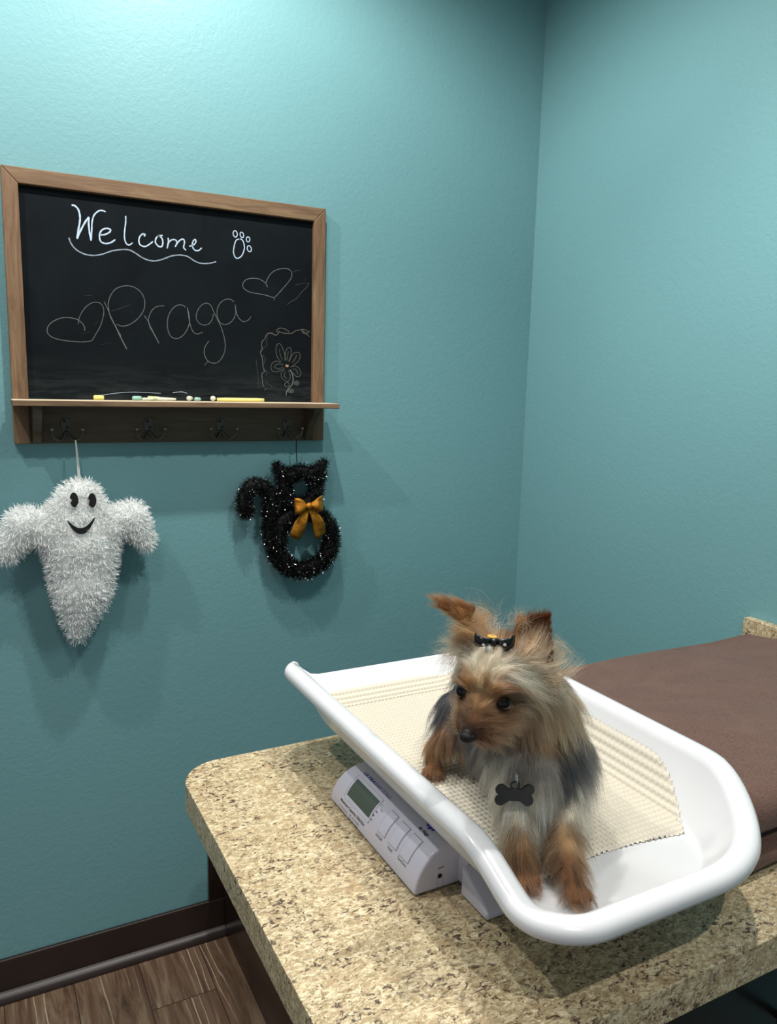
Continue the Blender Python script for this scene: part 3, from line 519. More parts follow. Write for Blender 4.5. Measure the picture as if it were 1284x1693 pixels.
for (ex,ez,fx) in ((.7035,1.0705,-.6),(.7745,1.0705,.8)):
    g=[]
    for i in range(10):
        t=i/9; row=[]
        for j in range(6):
            u=j/5*2-1; hw=.005+.0095*min(1,t*1.6)
            cxx=kx+(ex-kx)*t+fx*.006*math.sin(t*3.14); cz=kz+(ez-kz)*t
            row.append((cxx+u*hw*1.0,ky+.003-.006*math.sin(t*4)+.003*math.sin(u*2+t*6),cz+u*hw*(.45 if ex>kx else -.45)*(1)))
        g.append(row)
    cloth('bow_tail',g,M['gold'],bow)
bm=bmesh.new(); bmesh.ops.create_uvsphere(bm,u_segments=14,v_segments=10,radius=1,matrix=Matrix.Translation((kx,ky-.005,kz))@Matrix.Diagonal((.0085,.007,.009,1))); bm_put('knot',bm,M['gold'],bow,True)
# ------------------------------------------------------------ blanket
XL=.735
def blanket():
    NX,NY=150,120; y0,y1=.520,1.055
    def H(y):  # thickness over the counter
        t=(y-y0)/(y1-y0); return .048+.040*(1-min(1,max(0,(t-.10)/.85)))**.9
    rows=[]; from mathutils import noise as mn
    xs=[XL+(XB-.024-XL)*i/NX for i in range(NX+1)]
    def ripple(x,y,a=1): return a*(.0050*mn.noise(Vector((x*5,y*7,1)))+.0012*mn.noise(Vector((x*18,y*14,5))))
    prof=[]  # (y,z) from the bottom front, round the two folded layers, over the top, down the back
    for i in range(9):
        a=R(-90+180*i/8); prof.append((y0+.016-.016*math.cos(a),.0155+.0150*math.sin(a),0))
    prof.append((y0+.022,.0315,0))
    for i in range(14):
        a=R(-75+165*i/13); hh=(H(y0+.05)-.031)/2; prof.append((y0+.040-.034*math.cos(a),.031+hh+hh*math.sin(a),.5))
    for i in range(1,60):
        y=y0+.040+(y1-.02-y0-.040)*i/59; prof.append((y,H(y),1))
    for i in range(1,9):
        a=R(90-90*i/8); h=H(y1); prof.append((y1-.02+.02*math.cos(a),h-.02+.02*math.sin(a),.6))
    prof.append((y1,.012,.3)); prof.append((y1-.004,.001,0))
    bm=bmesh.new(); grid=[]
    for ix,x in enumerate(xs):
        e=min(1,(x-XL)/.05); sh=(math.sqrt(max(0,1-(1-e)**2))) ; sh=.42+.58*sh
        if ix==0: sh=.0
        grid.append([bm.verts.new((x,y+(.010*mn.noise(Vector((x*4,.3,0)))if j<28 else .006*mn.noise(Vector((x*3,7,0)))),CT+.0008+max(.0,z*sh+(ripple(x,y,w) if w else 0)))) for j,(y,z,w) in enumerate(prof)])
    for a,b in zip(grid,grid[1:]):
        for j in range(len(a)-1): bm.faces.new((a[j],b[j],b[j+1],a[j+1]))
        bm.faces.new((a[-1],b[-1],b[0],a[0]))
    bm.faces.new(grid[-1])
    return bm_put('blanket',bm,M['blanket'],None,True)
tag(blanket(),'thick folded brown plush blanket lying on the speckled counter behind the scale','blanket')

# ------------------------------------------------------------ baby scale
bs=empty('baby_scale',(.56,.75,CT),'white baby scale with curved tray and grey display on the speckled counter','scale')
TX0,TX1,TY0,TY1=.400,.744,.443,1.062; ZR=1.0445; ZF=.9760
def rrect(x0,x1,y0,y1,rf,rb,rr=None,NS=22,NC=20):
    rr=rr or rf
    """rounded rectangle, rf = front corner radius, rb = back corner radius; counter-clockwise from the back left going down the left side"""
    P=[];T=[]
    def line(a,b,n,tg):
        for i in range(n): t=i/n; P.append((a[0]+(b[0]-a[0])*t,a[1]+(b[1]-a[1])*t)); T.append(tg)
    def arc(cx,cy,r,a0,a1,n,tg):
        for i in range(n): a=R(a0+(a1-a0)*i/n); P.append((cx+r*math.cos(a),cy+r*math.sin(a))); T.append(tg)
    line((x0,y1-rb),(x0,y0+rf),NS*2,'L'); arc(x0+rf,y0+rf,rf,180,270,NC,'FL'); line((x0+rf,y0),(x1-rr,y0),NS,'F'); arc(x1-rr,y0+rr,rr,270,360,NC,'FR')
    line((x1,y0+rr),(x1,y1-rb),NS*2,'R'); arc(x1-rb,y1-rb,rb,0,90,NC,'BR'); line((x1-rb,y1),(x0+rb,y1),NS,'B'); arc(x0+rb,y1-rb,rb,90,180,NC,'BL')
    return P,T
OUT,TG=rrect(TX0,TX1,TY0,TY1,.054,.028,.155); INN,_=rrect(TX0+.031,TX1-.058,TY0+.034,TY1-.056,.030,.035,.105)
nP=len(OUT)
def outn(i):
    a=Vector(OUT[(i-1)%nP]);b=Vector(OUT[(i+1)%nP]); t=(b-a).normalized(); return Vector((t.y,-t.x))
def sstep(t): t=max(0,min(1,t)); return t*t*(3-2*t)
lipprof=[(.0030,-.0185),(.0070,-.0192),(.0105,-.0162),(.0118,-.0115),(.0106,-.0060),(.0064,-.0016),(-.001,0),(-.0085,-.0012),(-.0145,-.0055)]
NW=16
bm=bmesh.new(); rings=[[] for _ in range(len(lipprof)+NW+1)]
for i in range(nP):
    o=Vector(OUT[i]); n=Vector((0,0)); 
    n=outn(i)*-1 if False else outn(i)
    c=Vector(((TX0+TX1)/2,(TY0+TY1)/2))
    if (o-c).dot(n)<0: n=-n
    # the far end has no rolled rim: only a low flat lip
    e=sstep((o.y-(TY1-.030))/.028) if abs(o.x-c.x)<(TX1-TX0)/2+1 else 0
    zr=ZR-.029*sstep((.570-o.y)/.100)-.030*sstep((o.y-(TY1-.025))/.024)*sstep(((TX1-TX0)/2-abs(o.x-c.x))/.05)
    for j,(d,z) in enumerate(lipprof):
        k=1-e; dd=d*k; zz=zr+z*(k if d>-.002 and z<0 else 1)
        if e>0: zz=zr+z*k*1.0
        rings[j].append((o.x+n.x*dd,o.y+n.y*dd,zz))
    q=Vector(INN[i]); st=o-n*.0145*(1-e)
    zt=zr-.0055*(1-e)
    for j in range(1,NW+1):
        t=j/NW; p=st.lerp(q,t); h=(1-t)**1.22*(1-.25*t*(1-t)); z=ZF+(zt-ZF)*h
        rings[len(lipprof)+j-1].append((p.x,p.y,z))
    p=q; rings[-1].append((p.x*.999+c.x*.001,p.y,ZF))
vr=[[bm.verts.new(p) for p in r] for r in rings[:-1]]
for a,b in zip(vr,vr[1:]):
    for i in range(nP): bm.faces.new((a[i],a[(i+1)%nP],b[(i+1)%nP],b[i]))
bm.faces.new(vr[-1])
bmesh.ops.recalc_face_normals(bm,faces=bm.faces)
fl=max(bm.faces,key=lambda f:f.calc_area())
if fl.normal.z<0: bmesh.ops.reverse_faces(bm,faces=bm.faces)
me=bpy.data.meshes.new('tray'); bm.to_mesh(me); bm.free()
tray=put('tray',me,M['tray'],bs,True); so=tray.modifiers.new('s','SOLIDIFY'); so.thickness=.0028; so.offset=-1; so.use_even_offset=False
tray['label']='white plastic weighing tray'
traybvh=BVHTree.FromPolygons([v.co for v in me.vertices],[p.vertices for p in me.polygons])
# display unit
XC,ZB,EA,EB=.442,Z0-.548,.045,.052; UY0,UY1=.660,.872
def usurf(y,th,off=0.0):
    if th<=90: c,s=math.cos(R(th)),math.sin(R(th)); return Vector((XC-(EA+off)*c,y,ZB+(EB+off)*s))
    return Vector((XC+(th-90)/1000,y,ZB+EB+off))
bm=bmesh.new(); pr=[(XC-EA,CT+.002)]+[(usurf(0,a).x,usurf(0,a).z) for a in range(6,91,6)]+[(XC+.06,ZB+EB),(XC+.06,CT+.002)]
prism_xz(bm,pr,UY0,UY1)
for v in bm.verts:
    if v.co.y>UY1-.001: v.co.y+=.012*(1-((v.co.z-CT)/EB)**2)
unit=bm_put('display_unit',bm,M['unit'],bs,False,.005,4); unit['label']='pale lilac control housing with curved face'
def patch(name,y0,y1,t0,t1,off,mat,parent,depth=.002,bev=.0006,ny=2,nt=10,rc=.12):
    bm=bmesh.new(); A=[];Bv=[]
    for i in range(nt+1):
        th=t0+(t1-t0)*i/nt; A.append([bm.verts.new(usurf(y0+(y1-y0)*j/ny,th,off)) for j in range(ny+1)]); Bv.append([bm.verts.new(usurf(y0+(y1-y0)*j/ny,th,off-depth)) for j in range(ny+1)])
    for i in range(nt):
        for j in range(ny): bm.faces.new((A[i][j],A[i][j+1],A[i+1][j+1],A[i+1][j])); bm.faces.new((Bv[i][j],Bv[i+1][j],Bv[i+1][j+1],Bv[i][j+1]))
        for j in (0,ny): bm.faces.new((A[i][j],A[i+1][j],Bv[i+1][j],Bv[i][j]))
    for j in range(ny):
        for i in (0,nt): bm.faces.new((A[i][j],A[i][j+1],Bv[i][j+1],Bv[i][j]))
    return bm_put(name,bm,mat,parent,False,bev,2)
def frame(name,y0,y1,t0,t1,w,h,mat,parent):
    """thin raised rim round a rectangle of the curved face"""
    bm=bmesh.new(); path=[]; wt=w/.045*57
    for i in range(9): path.append(usurf(y0+(y1-y0)*i/8,t0,h))
    for i in range(1,9): path.append(usurf(y1,t0+(t1-t0)*i/8,h))
    for i in range(1,9): path.append(usurf(y1+(y0-y1)*i/8,t1,h))
    for i in range(1,9): path.append(usurf(y0,t1+(t0-t1)*i/8,h))
    tube(bm,path,w/2,8,False); return bm_put(name,bm,mat,parent,True)
patch('display_recess',.7800,.8490,26.5,62,.0003,M['btn'],unit,.002,.0006)
patch('display_screen',.7830,.8448,30.5,58.3,.0008,M['lcd'],unit,.002,.0003)['label']='dark green-grey display'
frame('display_bezel',.7805,.8495,26.0,62.5,.0022,.0002,M['unit'],unit)
M['gap']=plain('button_gap',(150,147,162),.5)
for (a,b) in ((.7400,.7570),(.7120,.7303),(.6847,.7034)):
    patch('button_gap',a-.0010,b+.0008,27.6,62.8,.0002,M['gap'],unit,.001,0)
    patch('button',a,b,28.3,61.6,.0011,M['btn'],unit,.002,.0007)
# printed text on the curved face
def text_mesh(s,bold=0,shear=0):
    cu=bpy.data.curves.new('t','FONT'); cu.body=s; cu.size=1; cu.shear=shear; cu.offset=bold; cu.resolution_u=3
    o=bpy.data.objects.new('t',cu); COL.objects.link(o); bpy.context.view_layer.update()
    me=bpy.data.meshes.new_from_object(o.evaluated_get(bpy.context.evaluated_depsgraph_get())); bpy.data.objects.remove(o); bpy.data.curves.remove(cu)
    co=np.array([v.co[:] for v in me.vertices]); F=[tuple(p.vertices) for p in me.polygons]; bpy.data.meshes.remove(me); return co,F
TV=[];TF=[];TM=[]
def ptext(s,ystart,yend,thb,tht,mi,bold=0,shear=0,fn=None):
    """fit text between ystart (first letter) and yend, from angle thb (baseline) to tht (cap height)"""
    co,F=text_mesh(s,bold,shear); x0,x1=co[:,0].min(),co[:,0].max(); h=.72
    b=len(TV)
    for x,y,_ in co:
        u=(x-x0)/(x1-x0); v=y/h
        TV.append(tuple(usurf(ystart+(yend-ystart)*u,thb+(tht-thb)*v,.00018) if fn is None else fn(u,v)))
    for f in F: TF.append(tuple(i+b for i in f)); TM.append(mi)
ptext('ULTRA',.8468,.8180,70.2,75.4,0,.028,.35); ptext('BABY SCALE',.8165,.7752,70.6,75.9,0,0,.3)
ptext('Maximum Capacity: 55lb/25kg',.8548,.7866,16.0,20.2,1,.02)
ptext('0 - 40 x 0.1lb',.8552,.8332,8.5,11.0,1); ptext('40 - 55 x 0.2lb',.8260,.8000,9.6,12.0,1)
ptext('0 - 20kg x 10g',.8560,.8385,3.4,5.8,1); ptext('20 - 25 x 20g',.8268,.8016,4.6,7.0,1)
ptext('g',.7768,.7752,56.2,59,1,.02); ptext('lb oz',.7728,.7672,50,52.6,1); ptext('kg',.7775,.7735,43.6,46.6,1,.02); ptext('lb',.7792,.7758,37.2,40,1,.02); ptext('oz',.7796,.7752,31.0,34,1)
ptext('ON/OFF',.7590,.7428,20.8,24.8,1); ptext('Hold',.7285,.7180,21.4,25.4,1); ptext('Tare/Zero',.7056,.6860,22.0,26.2,1)
ptext('My Weigh',.7064,.6870,71.0,75.6,1,.03,.3)
wv=[(.7120,86.5),(.7060,86.3),(.7025,81.5),(.7000,84.0),(.6972,79.0),(.6935,84.2),(.6915,81.8),(.6885,86.4),(.6825,86.6),(.6905,89.0),(.6945,86.0),(.6965,88.6),(.6990,86.0),(.7040,89.0)]
b=len(TV)
for (y,t) in wv: TV.append(tuple(usurf(y,t,.0002)))
TF.append(tuple(range(b,b+len(wv)))); TM.append(0)
ptext('unit',0,0,0,0,1,.01,0,lambda u,v:(.4262+.0075*u,UY0-.0002,Z0-.5225+.0030*v+.0006*u))
me=bpy.data.meshes.new('printed_lettering'); me.from_pydata(TV,[],TF); o=put('printed_lettering',me,[M['blue'],M['ink']],unit); me.polygons.foreach_set('material_index',TM)
o['label']='blue and dark grey printed wording'
bm=bmesh.new(); bmesh.ops.create_cone(bm,cap_ends=True,segments=20,radius1=.0027,radius2=.0027,depth=.001,matrix=Matrix.Translation((.4287,UY0-.0002,Z0-.5305))@Matrix.Rotation(R(90),4,'X')); bm_put('unit_button',bm,M['black'],unit)
bm=bmesh.new(); box(bm,.4250,.4252,UY0-.0003,UY0+.001,CT+.003,Z0-.5315); box(bm,.4330,.4332,UY0-.0003,UY0+.001,CT+.003,Z0-.5300); bm_put('groove',bm,M['gap'],unit)
# base under the tray
bm=bmesh.new(); box(bm,.4525,.700,.642,.868,CT+.004,.9600); plat=bm_put('platform',bm,M['unit'],bs,False,.003,3)
for (ya,yb) in ((.642,.592),):
    bm=bmesh.new(); s=1 if yb>ya else -1
    prism_yz(bm,[(ya,CT+.0015),(yb,CT+.0015),(yb+s*.001,CT+.010),(yb-s*.014,CT+.020),(ya-s*.0,CT+.036)],.4440,.6900); bm_put('foot',bm,M['unit'],bs,False,.004,3)
bm=bmesh.new(); box(bm,.50,.65,.68,.86,.9590,ZF-.0032); bm_put('load_plate',bm,M['unit'],bs,False,.002)
# ------------------------------------------------------------ foam mat in the tray
def matmesh():
    pit=.0066; hx=pit; hy=pit*.58; x0,x1,y0,y1=.410,.740,.520,1.046; NX=int((x1-x0)/.00110); NY=int((y1-y0)/.00110)
    bm=bmesh.new(); g=[]
    def edge(x,y):  # distance inside the irregular scalloped outline
        sc=.0008*math.cos(x*2*math.pi/.0075)
        fr=.545+.012*math.sin((x-.45)*14)+.020*max(0,(x-.64))/.06*0+max(0,(.475-x))*.25
        bk=1.036+.0008*math.cos(x*2*math.pi/.008)-.8*max(0,.46-x)-.10*max(0,x-.62)
        rt=.7200+.0008*math.cos(y*2*math.pi/.0075)-4.4*max(0,.650-y)**2-.10*max(0,y-.9)
        d=[y-(fr+sc),bk-y,x-(.423+.0013*math.cos(y*2*math.pi/.008)),rt-x]
        return min(d)
    for i in range(NX+1):
        col=[]
        for j in range(NY+1):
            x=x0+(x1-x0)*i/NX; y=y0+(y1-y0)*j/NY; d=edge(x,y)
            if d<-.0012: col.append(None); continue
            h=traybvh.ray_cast(Vector((x,y,1.2)),Vector((0,0,-1))); 
            if h[0] is None: col.append(None); continue
            a=math.cos(2*math.pi*x/pit); b=math.cos(2*math.pi*x/(2*pit)); c_=math.cos(2*math.pi*y/(2*hy*1.0))
            v=.5+.5*math.cos(math.pi*(x/.0064+y/.0080))*math.cos(math.pi*(x/.0064-y/.0080)); v=sstep((v-.22)/.50)
            z=.0004+.0039*v; z*=max(0,min(1,(d+.0012)/.0024)); z*=max(.55,min(1,(abs(h[1].z)-.72)/.2))
            n=h[1]; n=n if n.z>0 else -n; p=h[0]+n*(z+.0004); col.append(bm.verts.new(p))
        g.append(col)
    for a,b in zip(g,g[1:]):
        for j in range(NY):
            q=(a[j],b[j],b[j+1],a[j+1])
            if all(q): bm.faces.new(q)
    return bm
foam=bm_put('non_slip_mat',matmesh(),M['mat'],None,True); tag(foam,'cream waffle-textured foam mat lining the white scale tray','mat')
# ------------------------------------------------------------ the dog
dog=empty('dog',(.51,.62,.98),'small tan and grey terrier standing in the white scale tray, head turned and looking down','dog')

def V3(x,y,z): return Vector((x,y,z+Z0))
EM=V3(.413,.575,-.291)
hf=Vector((-.78,-.453,-.42)).normalized(); hl=Vector((.50,-.86,-.06)); hl=(hl-hf*hl.dot(hf)).normalized(); hu=hf.cross(hl)
if hu.z<0: hu=-hu
HC=EM-hf*.026
def hp(a,b,c): return HC+hf*a+hl*b+hu*c        # forward, towards its own left, up
B=[]
def C(p0,r0,p1,r1,**k): B.extend(caps(p0,r0,p1,r1,**k))
B.append((hp(-.004,0,.001),(.0335,.034,.032),None)); B.append((hp(-.024,0,-.002),(.030,.031,.030),None))
C(hp(.016,0,-.008),.022,hp(.042,0,-.0165),.0130); C(hp(.042,0,-.0165),.0130,hp(.057,0,-.015),.0085)
C(hp(.012,0,-.020),.018,hp(.046,0,-.026),.0085)
C(hp(.016,.010,.010),.013,hp(.016,-.010,.010),.013)
C(hp(-.008,.015,-.012),.021,hp(-.008,-.015,-.012),.021)
NB=V3(.505,.625,-.365); C(hp(-.024,0,-.012),.026,NB,.038)                         # neck
CHS=V3(.500,.598,-.392); C(NB,.038,CHS,.040)
RMP=V3(.556,.775,-.392); C(V3(.512,.63,-.380),.042,RMP,.035); C(V3(.505,.615,-.400),.038,V3(.542,.75,-.408),.036)
zf=ZF+.0046-Z0
def leg(pts): 
    for (a,ra),(b,rb) in zip(pts,pts[1:]): C(V3(*a),ra,V3(*b),rb,step=.35)
def paw(p,d,r=.0095):
    d=Vector((d[0],d[1],0)).normalized(); s=Vector((-d.y,d.x,0)); p=V3(p[0],p[1],zf)
    B.append((p+Vector((0,0,.008)),(r*1.1,r*1.1,.0075),None))
    for k in (-1.5,-.5,.5,1.5):
        q=p+s*(k*.0060)+d*(.0095-abs(k)*.0014)+Vector((0,0,.0058)); B.append((q,(.0050,.0050,.0054),None)); B.append((q+d*.0055-Vector((0,0,.0008)),(.0038,.0038,.0044),None))
FL=[((.527,.595,-.400),.022),((.523,.575,-.425),.0155),((.500,.545,-.445),.0110),((.490,.524,zf+.022),.0095),((.488,.518,zf+.0135),.0098)]
FR=[((.480,.600,-.400),.020),((.474,.588,-.425),.0145),((.464,.572,-.445),.0105),((.459,.560,zf+.022),.0095),((.458,.556,zf+.0135),.0096)]
HR=[((.530,.785,-.405),.023),((.506,.768,-.430),.014),((.499,.790,-.450),.0095),((.492,.784,zf+.016),.0088),((.490,.779,zf+.0125),.0092)]
HL=[((.575,.785,-.405),.027),((.585,.763,-.430),.018),((.590,.790,-.452),.0105),((.588,.782,zf+.016),.0088),((.588,.776,zf+.0125),.0092)]
for L in (FL,FR,HR,HL): leg([(p,r*1.12) for p,r in L])
C(V3(.545,.612,-.392),.034,V3(.562,.66,-.395),.034); C(V3(.560,.66,-.395),.033,V3(.585,.77,-.400),.032)
C(hp(-.026,.010,-.012),.031,V3(.522,.614,-.335),.033)
for s_ in (1,-1): C(hp(.016,.013*s_,-.018),.017,hp(.043,.0095*s_,-.0215),.0120)
C(hp(.010,0,-.030),.016,hp(.040,0,-.033),.0090)
paw((.486,.512),(-.35,-1)); paw((.457,.551),(-.5,-1)); paw((.487,.772),(-.75,-.8)); paw((.587,.770),(-.3,-1))
C(V3(.552,.805,-.375),.010,V3(.560,.822,-.350),.006)                                # docked tail
# ears: cupped triangular flaps, merged into the body
EL=dict(b1=V3(.459,.592,-.266),b2=V3(.514,.594,-.289),tip=V3(.499,.588,-.2235),top=V3(.462,.588,-.2265))
ER=dict(b1=V3(.424,.628,-.254),b2=V3(.455,.622,-.251),tip=V3(.394,.625,-.2105),top=V3(.432,.624,-.219))
def earflap(e,cup):
    n=9; c=(e['b1']+e['b2'])/2
    for i in range(n):
        s=i/(n-1); a=e['b1'].lerp(e['top'],s); b=e['b2'].lerp(e['tip'],s)
        m=int((b-a).length/.0035)+2
        for j in range(m):
            t=j/(m-1); p=a.lerp(b,t)+cup*(4*t*(1-t))*(.010*(1-.5*s)); B.append((p,(.0030,.0030,.0030),None))
cupL=Vector((.30,.93,.1)); cupR=Vector((.2,.9,0))
earflap(EL,cupL); earflap(ER,cupR)
C(hp(-.018,.018,.016),.014,EL['b1'].lerp(EL['b2'],.4),.010); C(hp(-.018,-.014,.018),.012,ER['b1'].lerp(ER['b2'],.5),.009)
dm=remesh(B,.0022,'dog_body',4)
body=put('body',dm,None,dog)
print('dog verts',len(dm.vertices))
# ---- fur guides: where, which way, how long, colour, how far it stands off
G=[]
def g(p,d,ln,col,lift=.25,w=1.0): G.append((Vector(p),Vector(d).normalized(),ln,lin(col)[:3],lift,w))
SIL=(206,194,170); BEI=(194,168,132); TAN=(172,134,94); RUST=(128,92,64); DRK=(44,30,22); STL=(58,61,68); STD=(30,32,37); CRM=(214,206,188); GRY=(150,147,140)
dn=Vector((0,0,-1))
for s in (1,-1):
    L=hl*s
    g(hp(.030,.004*s,.000),-hf*.7+L*.7+hu*.3,.015,TAN,.4); g(hp(.044,.006*s,-.006),-hf*.6+L*.8-hu*.1,.016,RUST,.45); g(hp(.056,.004*s,-.008),-hf*.5+L*.7+hu*.3,.006,DRK,.2)
    g(hp(.046,.012*s,-.016),-hf*.5+L*.9-hu*.5,.026,RUST,.55); g(hp(.040,.016*s,-.024),-hf*.6+L*.6-hu*.8,.030,TAN,.4); g(hp(.034,.017*s,-.020),-hf*.9+L*.5-hu*.5,.034,TAN,.35)
    g(hp(.052,.007*s,-.012),-hf*.6+L*.7+hu*.2,.010,(70,46,32),.3,1.4); g(hp(.050,.007*s,-.026),-hf*.7-hu*.7+L*.3,.020,(92,58,36),.35); g(hp(.036,.006*s,-.040),-hf*.45-hu*.9,.030,RUST,.4)
    g(hp(.026,.018*s,.016),L*.7-hf*.7+hu*.15,.024,(168,112,66),.35); g(hp(.026,.008*s,.018),hu*.8-hf*.6+L*.3,.020,TAN,.35)
    g(hp(.022,.028*s,.004),-hf*.9+L*.3-hu*.3,.030,TAN,.3,.8)
    g(hp(.028,.022*s,-.010),-hf*.9+L*.3-hu*.35,.030,(150,108,72),.2)
    g(hp(.006,.006*s,.032),-hf*.8+hu*.2,.022,SIL,.15); g(hp(.020,.010*s,.026),-hf*.7+hu*.6+L*.2,.026,SIL,.28)
    g(hp(.008,.022*s,.024),L*.75-hf*.45-hu*.65,.050,CRM,.22,1.5); g(hp(-.002,.031*s,.012),-hf*.5-hu*.95+L*.2,.056,SIL,.22,1.3)
    g(hp(.010,.032*s,-.006),-hf*.8-hu*.55+L*.2,.055,BEI,.22); g(hp(.004,.030*s,-.022),-hf*.6-hu*.8+L*.1,.050,BEI,.22)
    g(hp(.016,.022*s,-.028),-hf*.6-hu*.8,.038,TAN,.25); g(hp(.006,.010*s,-.038),-hf*.4-hu*.9,.036,TAN,.25)
    g(hp(-.024,.028*s,-.006),-hf*.6-hu*.8,.055,BEI,.2); g(hp(-.028,.022*s,.016),-hf*.8-hu*.6,.050,BEI,.2)
g(hp(.006,0,.034),-hf*.8+hu*.3,.024,SIL,.2); g(hp(-.05,0,.0),-hf*.5-hu*.8,.05,(150,138,118),.2)
g(hp(.022,0,.018),hu*.9-hf*.4,.016,BEI,.3)
for (x,y,z,ln,c) in ((.520,.590,-.305,.052,SIL),(.535,.600,-.325,.050,BEI),(.515,.580,-.325,.050,BEI),(.500,.572,-.345,.045,TAN),(.540,.615,-.300,.052,SIL),(.495,.565,-.325,.050,BEI)):
    g(V3(x,y,z),(.25,-.10,-1),ln,c,.22,1.6)
bd=(RMP-NB).normalized(); bl_=Vector((-bd.y,bd.x,0)); br_=-bl_   # br_ = towards image right
g(V3(.580,.625,-.385),dn+Vector((.4,-.1,0)),.050,STL,.22); g(V3(.575,.62,-.370),dn+Vector((.4,-.1,0)),.050,STD,.2); g(V3(.585,.635,-.410),dn+Vector((.5,0,0)),.050,GRY,.25)
g(NB+Vector((0,0,.035)),bd+dn*.2,.035,STD,.1); g(V3(.53,.70,-.335),bd+dn*.15,.035,STD,.1); g(V3(.55,.78,-.345),bd+dn*.3,.035,STD,.1)
for k,(yy,xx) in enumerate(((.62,.50),(.68,.522),(.74,.538),(.80,.553))):
    for s in (1,-1):
        c=V3(xx,yy,-.375)+br_*(.044*s); g(c,dn+bd*.35+br_*s*.2,.036,STL if k else STD,.13)
        c=V3(xx,yy,-.412)+br_*(.040*s); g(c,dn+bd*.15,.036,STL if k>0 else GRY,.13)
        g(V3(xx,yy,-.440)+br_*(.015*s),dn+bd*.2,.026,GRY,.1)
g(V3(.532,.575,-.375),dn+Vector((.35,-.3,0)),.052,STL,.25); g(V3(.520,.560,-.385),dn+Vector((.2,-.3,0)),.040,STL,.15); g(V3(.512,.565,-.350),dn+Vector((.2,-.2,0)),.040,STD,.15)
g(V3(.545,.585,-.395),dn+Vector((.5,-.1,0)),.052,(84,84,88),.3); g(V3(.520,.575,-.400),dn+Vector((.1,-.3,0)),.040,STD,.2,1.4); g(V3(.512,.568,-.380),dn,.036,STD,.15,1.2); g(V3(.545,.60,-.425),dn+Vector((.5,.1,0)),.044,CRM,.2)
g(V3(.462,.575,-.392),dn+Vector((-.1,-.1,0)),.030,CRM,.03,1.5); g(V3(.490,.562,-.375),dn+Vector((0,-.35,0)),.040,GRY,.15); g(V3(.485,.562,-.400),dn+Vector((-.1,-.35,0)),.040,CRM,.15); g(V3(.495,.575,-.430),dn+Vector((0,-.2,0)),.032,CRM,.12)
g(V3(.460,.580,-.385),dn+Vector((-.45,-.2,0)),.036,(96,94,92),.2); g(V3(.458,.590,-.405),dn+Vector((-.4,0,0)),.032,CRM,.2)
g(V3(.470,.570,-.360),dn+Vector((-.2,-.3,0)),.036,STL,.18)
for L,side in ((FL,Vector((.7,-.2,0))),(FR,Vector((-.7,-.2,0)))):
    for (p,r),col,ln in zip(L,(CRM,CRM,(176,142,104),RUST,RUST),(.044,.044,.038,.028,.018)):
        for a in (side*r,Vector((0,-r,0)),-side*r,Vector((0,r,0))): g(V3(*p)+a,dn+a.normalized()*.42+Vector((0,.06,0)),ln,col,.30)
for L in (HR,HL):
    for (p,r),col,ln in zip(L,(STL,(160,120,84),(186,140,92),RUST,RUST),(.044,.036,.026,.016,.010)):
        for a in (Vector((r,0,0)),Vector((0,-r,0)),Vector((-r,0,0)),Vector((0,r,0))): g(V3(*p)+a,dn+a.normalized()*.45,ln,col,.30)
for (x,y) in ((.486,.505),(.456,.545),(.484,.766),(.586,.764)):
    for sx in (-.010,.010): g(V3(x+sx,y+.006,zf+.010),Vector((sx*60,-.5,-.6)),.017,RUST,.5)
    g(V3(x,y,zf+.010),Vector((-.3,-1,-.35)),.020,RUST,.55,1.5); g(V3(x,y,zf+.004),Vector((-.3,-.8,-.4)),.014,(112,72,44),.5)
# ears
for e,inner,outer,cup,left in ((EL,(92,50,26),(172,120,74),cupL,True),(ER,(130,80,46),(196,150,100),cupR,False)):
    updir=((e['tip']+e['top'])/2-(e['b1']+e['b2'])/2).normalized(); ax=(e['tip']-e['top']).normalized()
    for s in (0,.35,.7,1):
        for t in (0,.5,1):
            p=e['b1'].lerp(e['top'],s).lerp(e['b2'].lerp(e['tip'],s),t)
            if left:
                cc=(168,116,70) if t==0 else inner
                g(p-cup*.003,updir+ax*(t-.4)*.5,.0080 if t>0 else .012,cc,.25,3.0); g(p+cup*.016,updir-cup*.3+dn*.2,.014,BEI,.2,.6)
            else:
                g(p-cup*.003,updir*.9+ax*.5,.022,outer if s<.9 else (150,96,56),.3,3.0); g(p+cup*.014,updir,.018,BEI,.2,.6)
LIFT=1.35
gp=np.array([x[0][:] for x in G]); gd=np.array([x[1][:] for x in G]); gl=np.array([x[2] for x in G]); gc=np.array([x[3] for x in G]); gf=np.array([x[4] for x in G]); gw=np.array([x[5] for x in G])
def field(P,pw=5.0):
    dd=np.linalg.norm(P[:,None]-gp[None],axis=2)+.0015; w=gw[None]/dd**pw; w/=w.sum(1,keepdims=True)
    return norm(w@gd),w@gl,w@gc,w@gf
nv=len(dm.vertices); vc=np.empty(nv*3); dm.vertices.foreach_get('co',vc); vc=vc.reshape(-1,3); ca_=dm.color_attributes.new('coat_color','FLOAT_COLOR','POINT')
cc_=np.concatenate([np.concatenate([field(vc[a:a+5000])[2] for a in range(0,nv,5000)])*.75,np.ones((nv,1))],1); ca_.data.foreach_set('color',cc_.reshape(-1).astype(np.float32))
sk=N('dog_skin'); at=sk.n('ShaderNodeAttribute'); at.attribute_name='coat_color'; sk.base(at.outputs['Color']); sk.set(Roughness=.9); sk.b.inputs['Specular IOR Level'].default_value=.1; dm.materials.append(sk.m)
eyeN=EM+hl*.0208-hf*.0005; eyeF=EM-hl*.0208-hf*.0005; noseP=hp(.0645,0,-.0125)
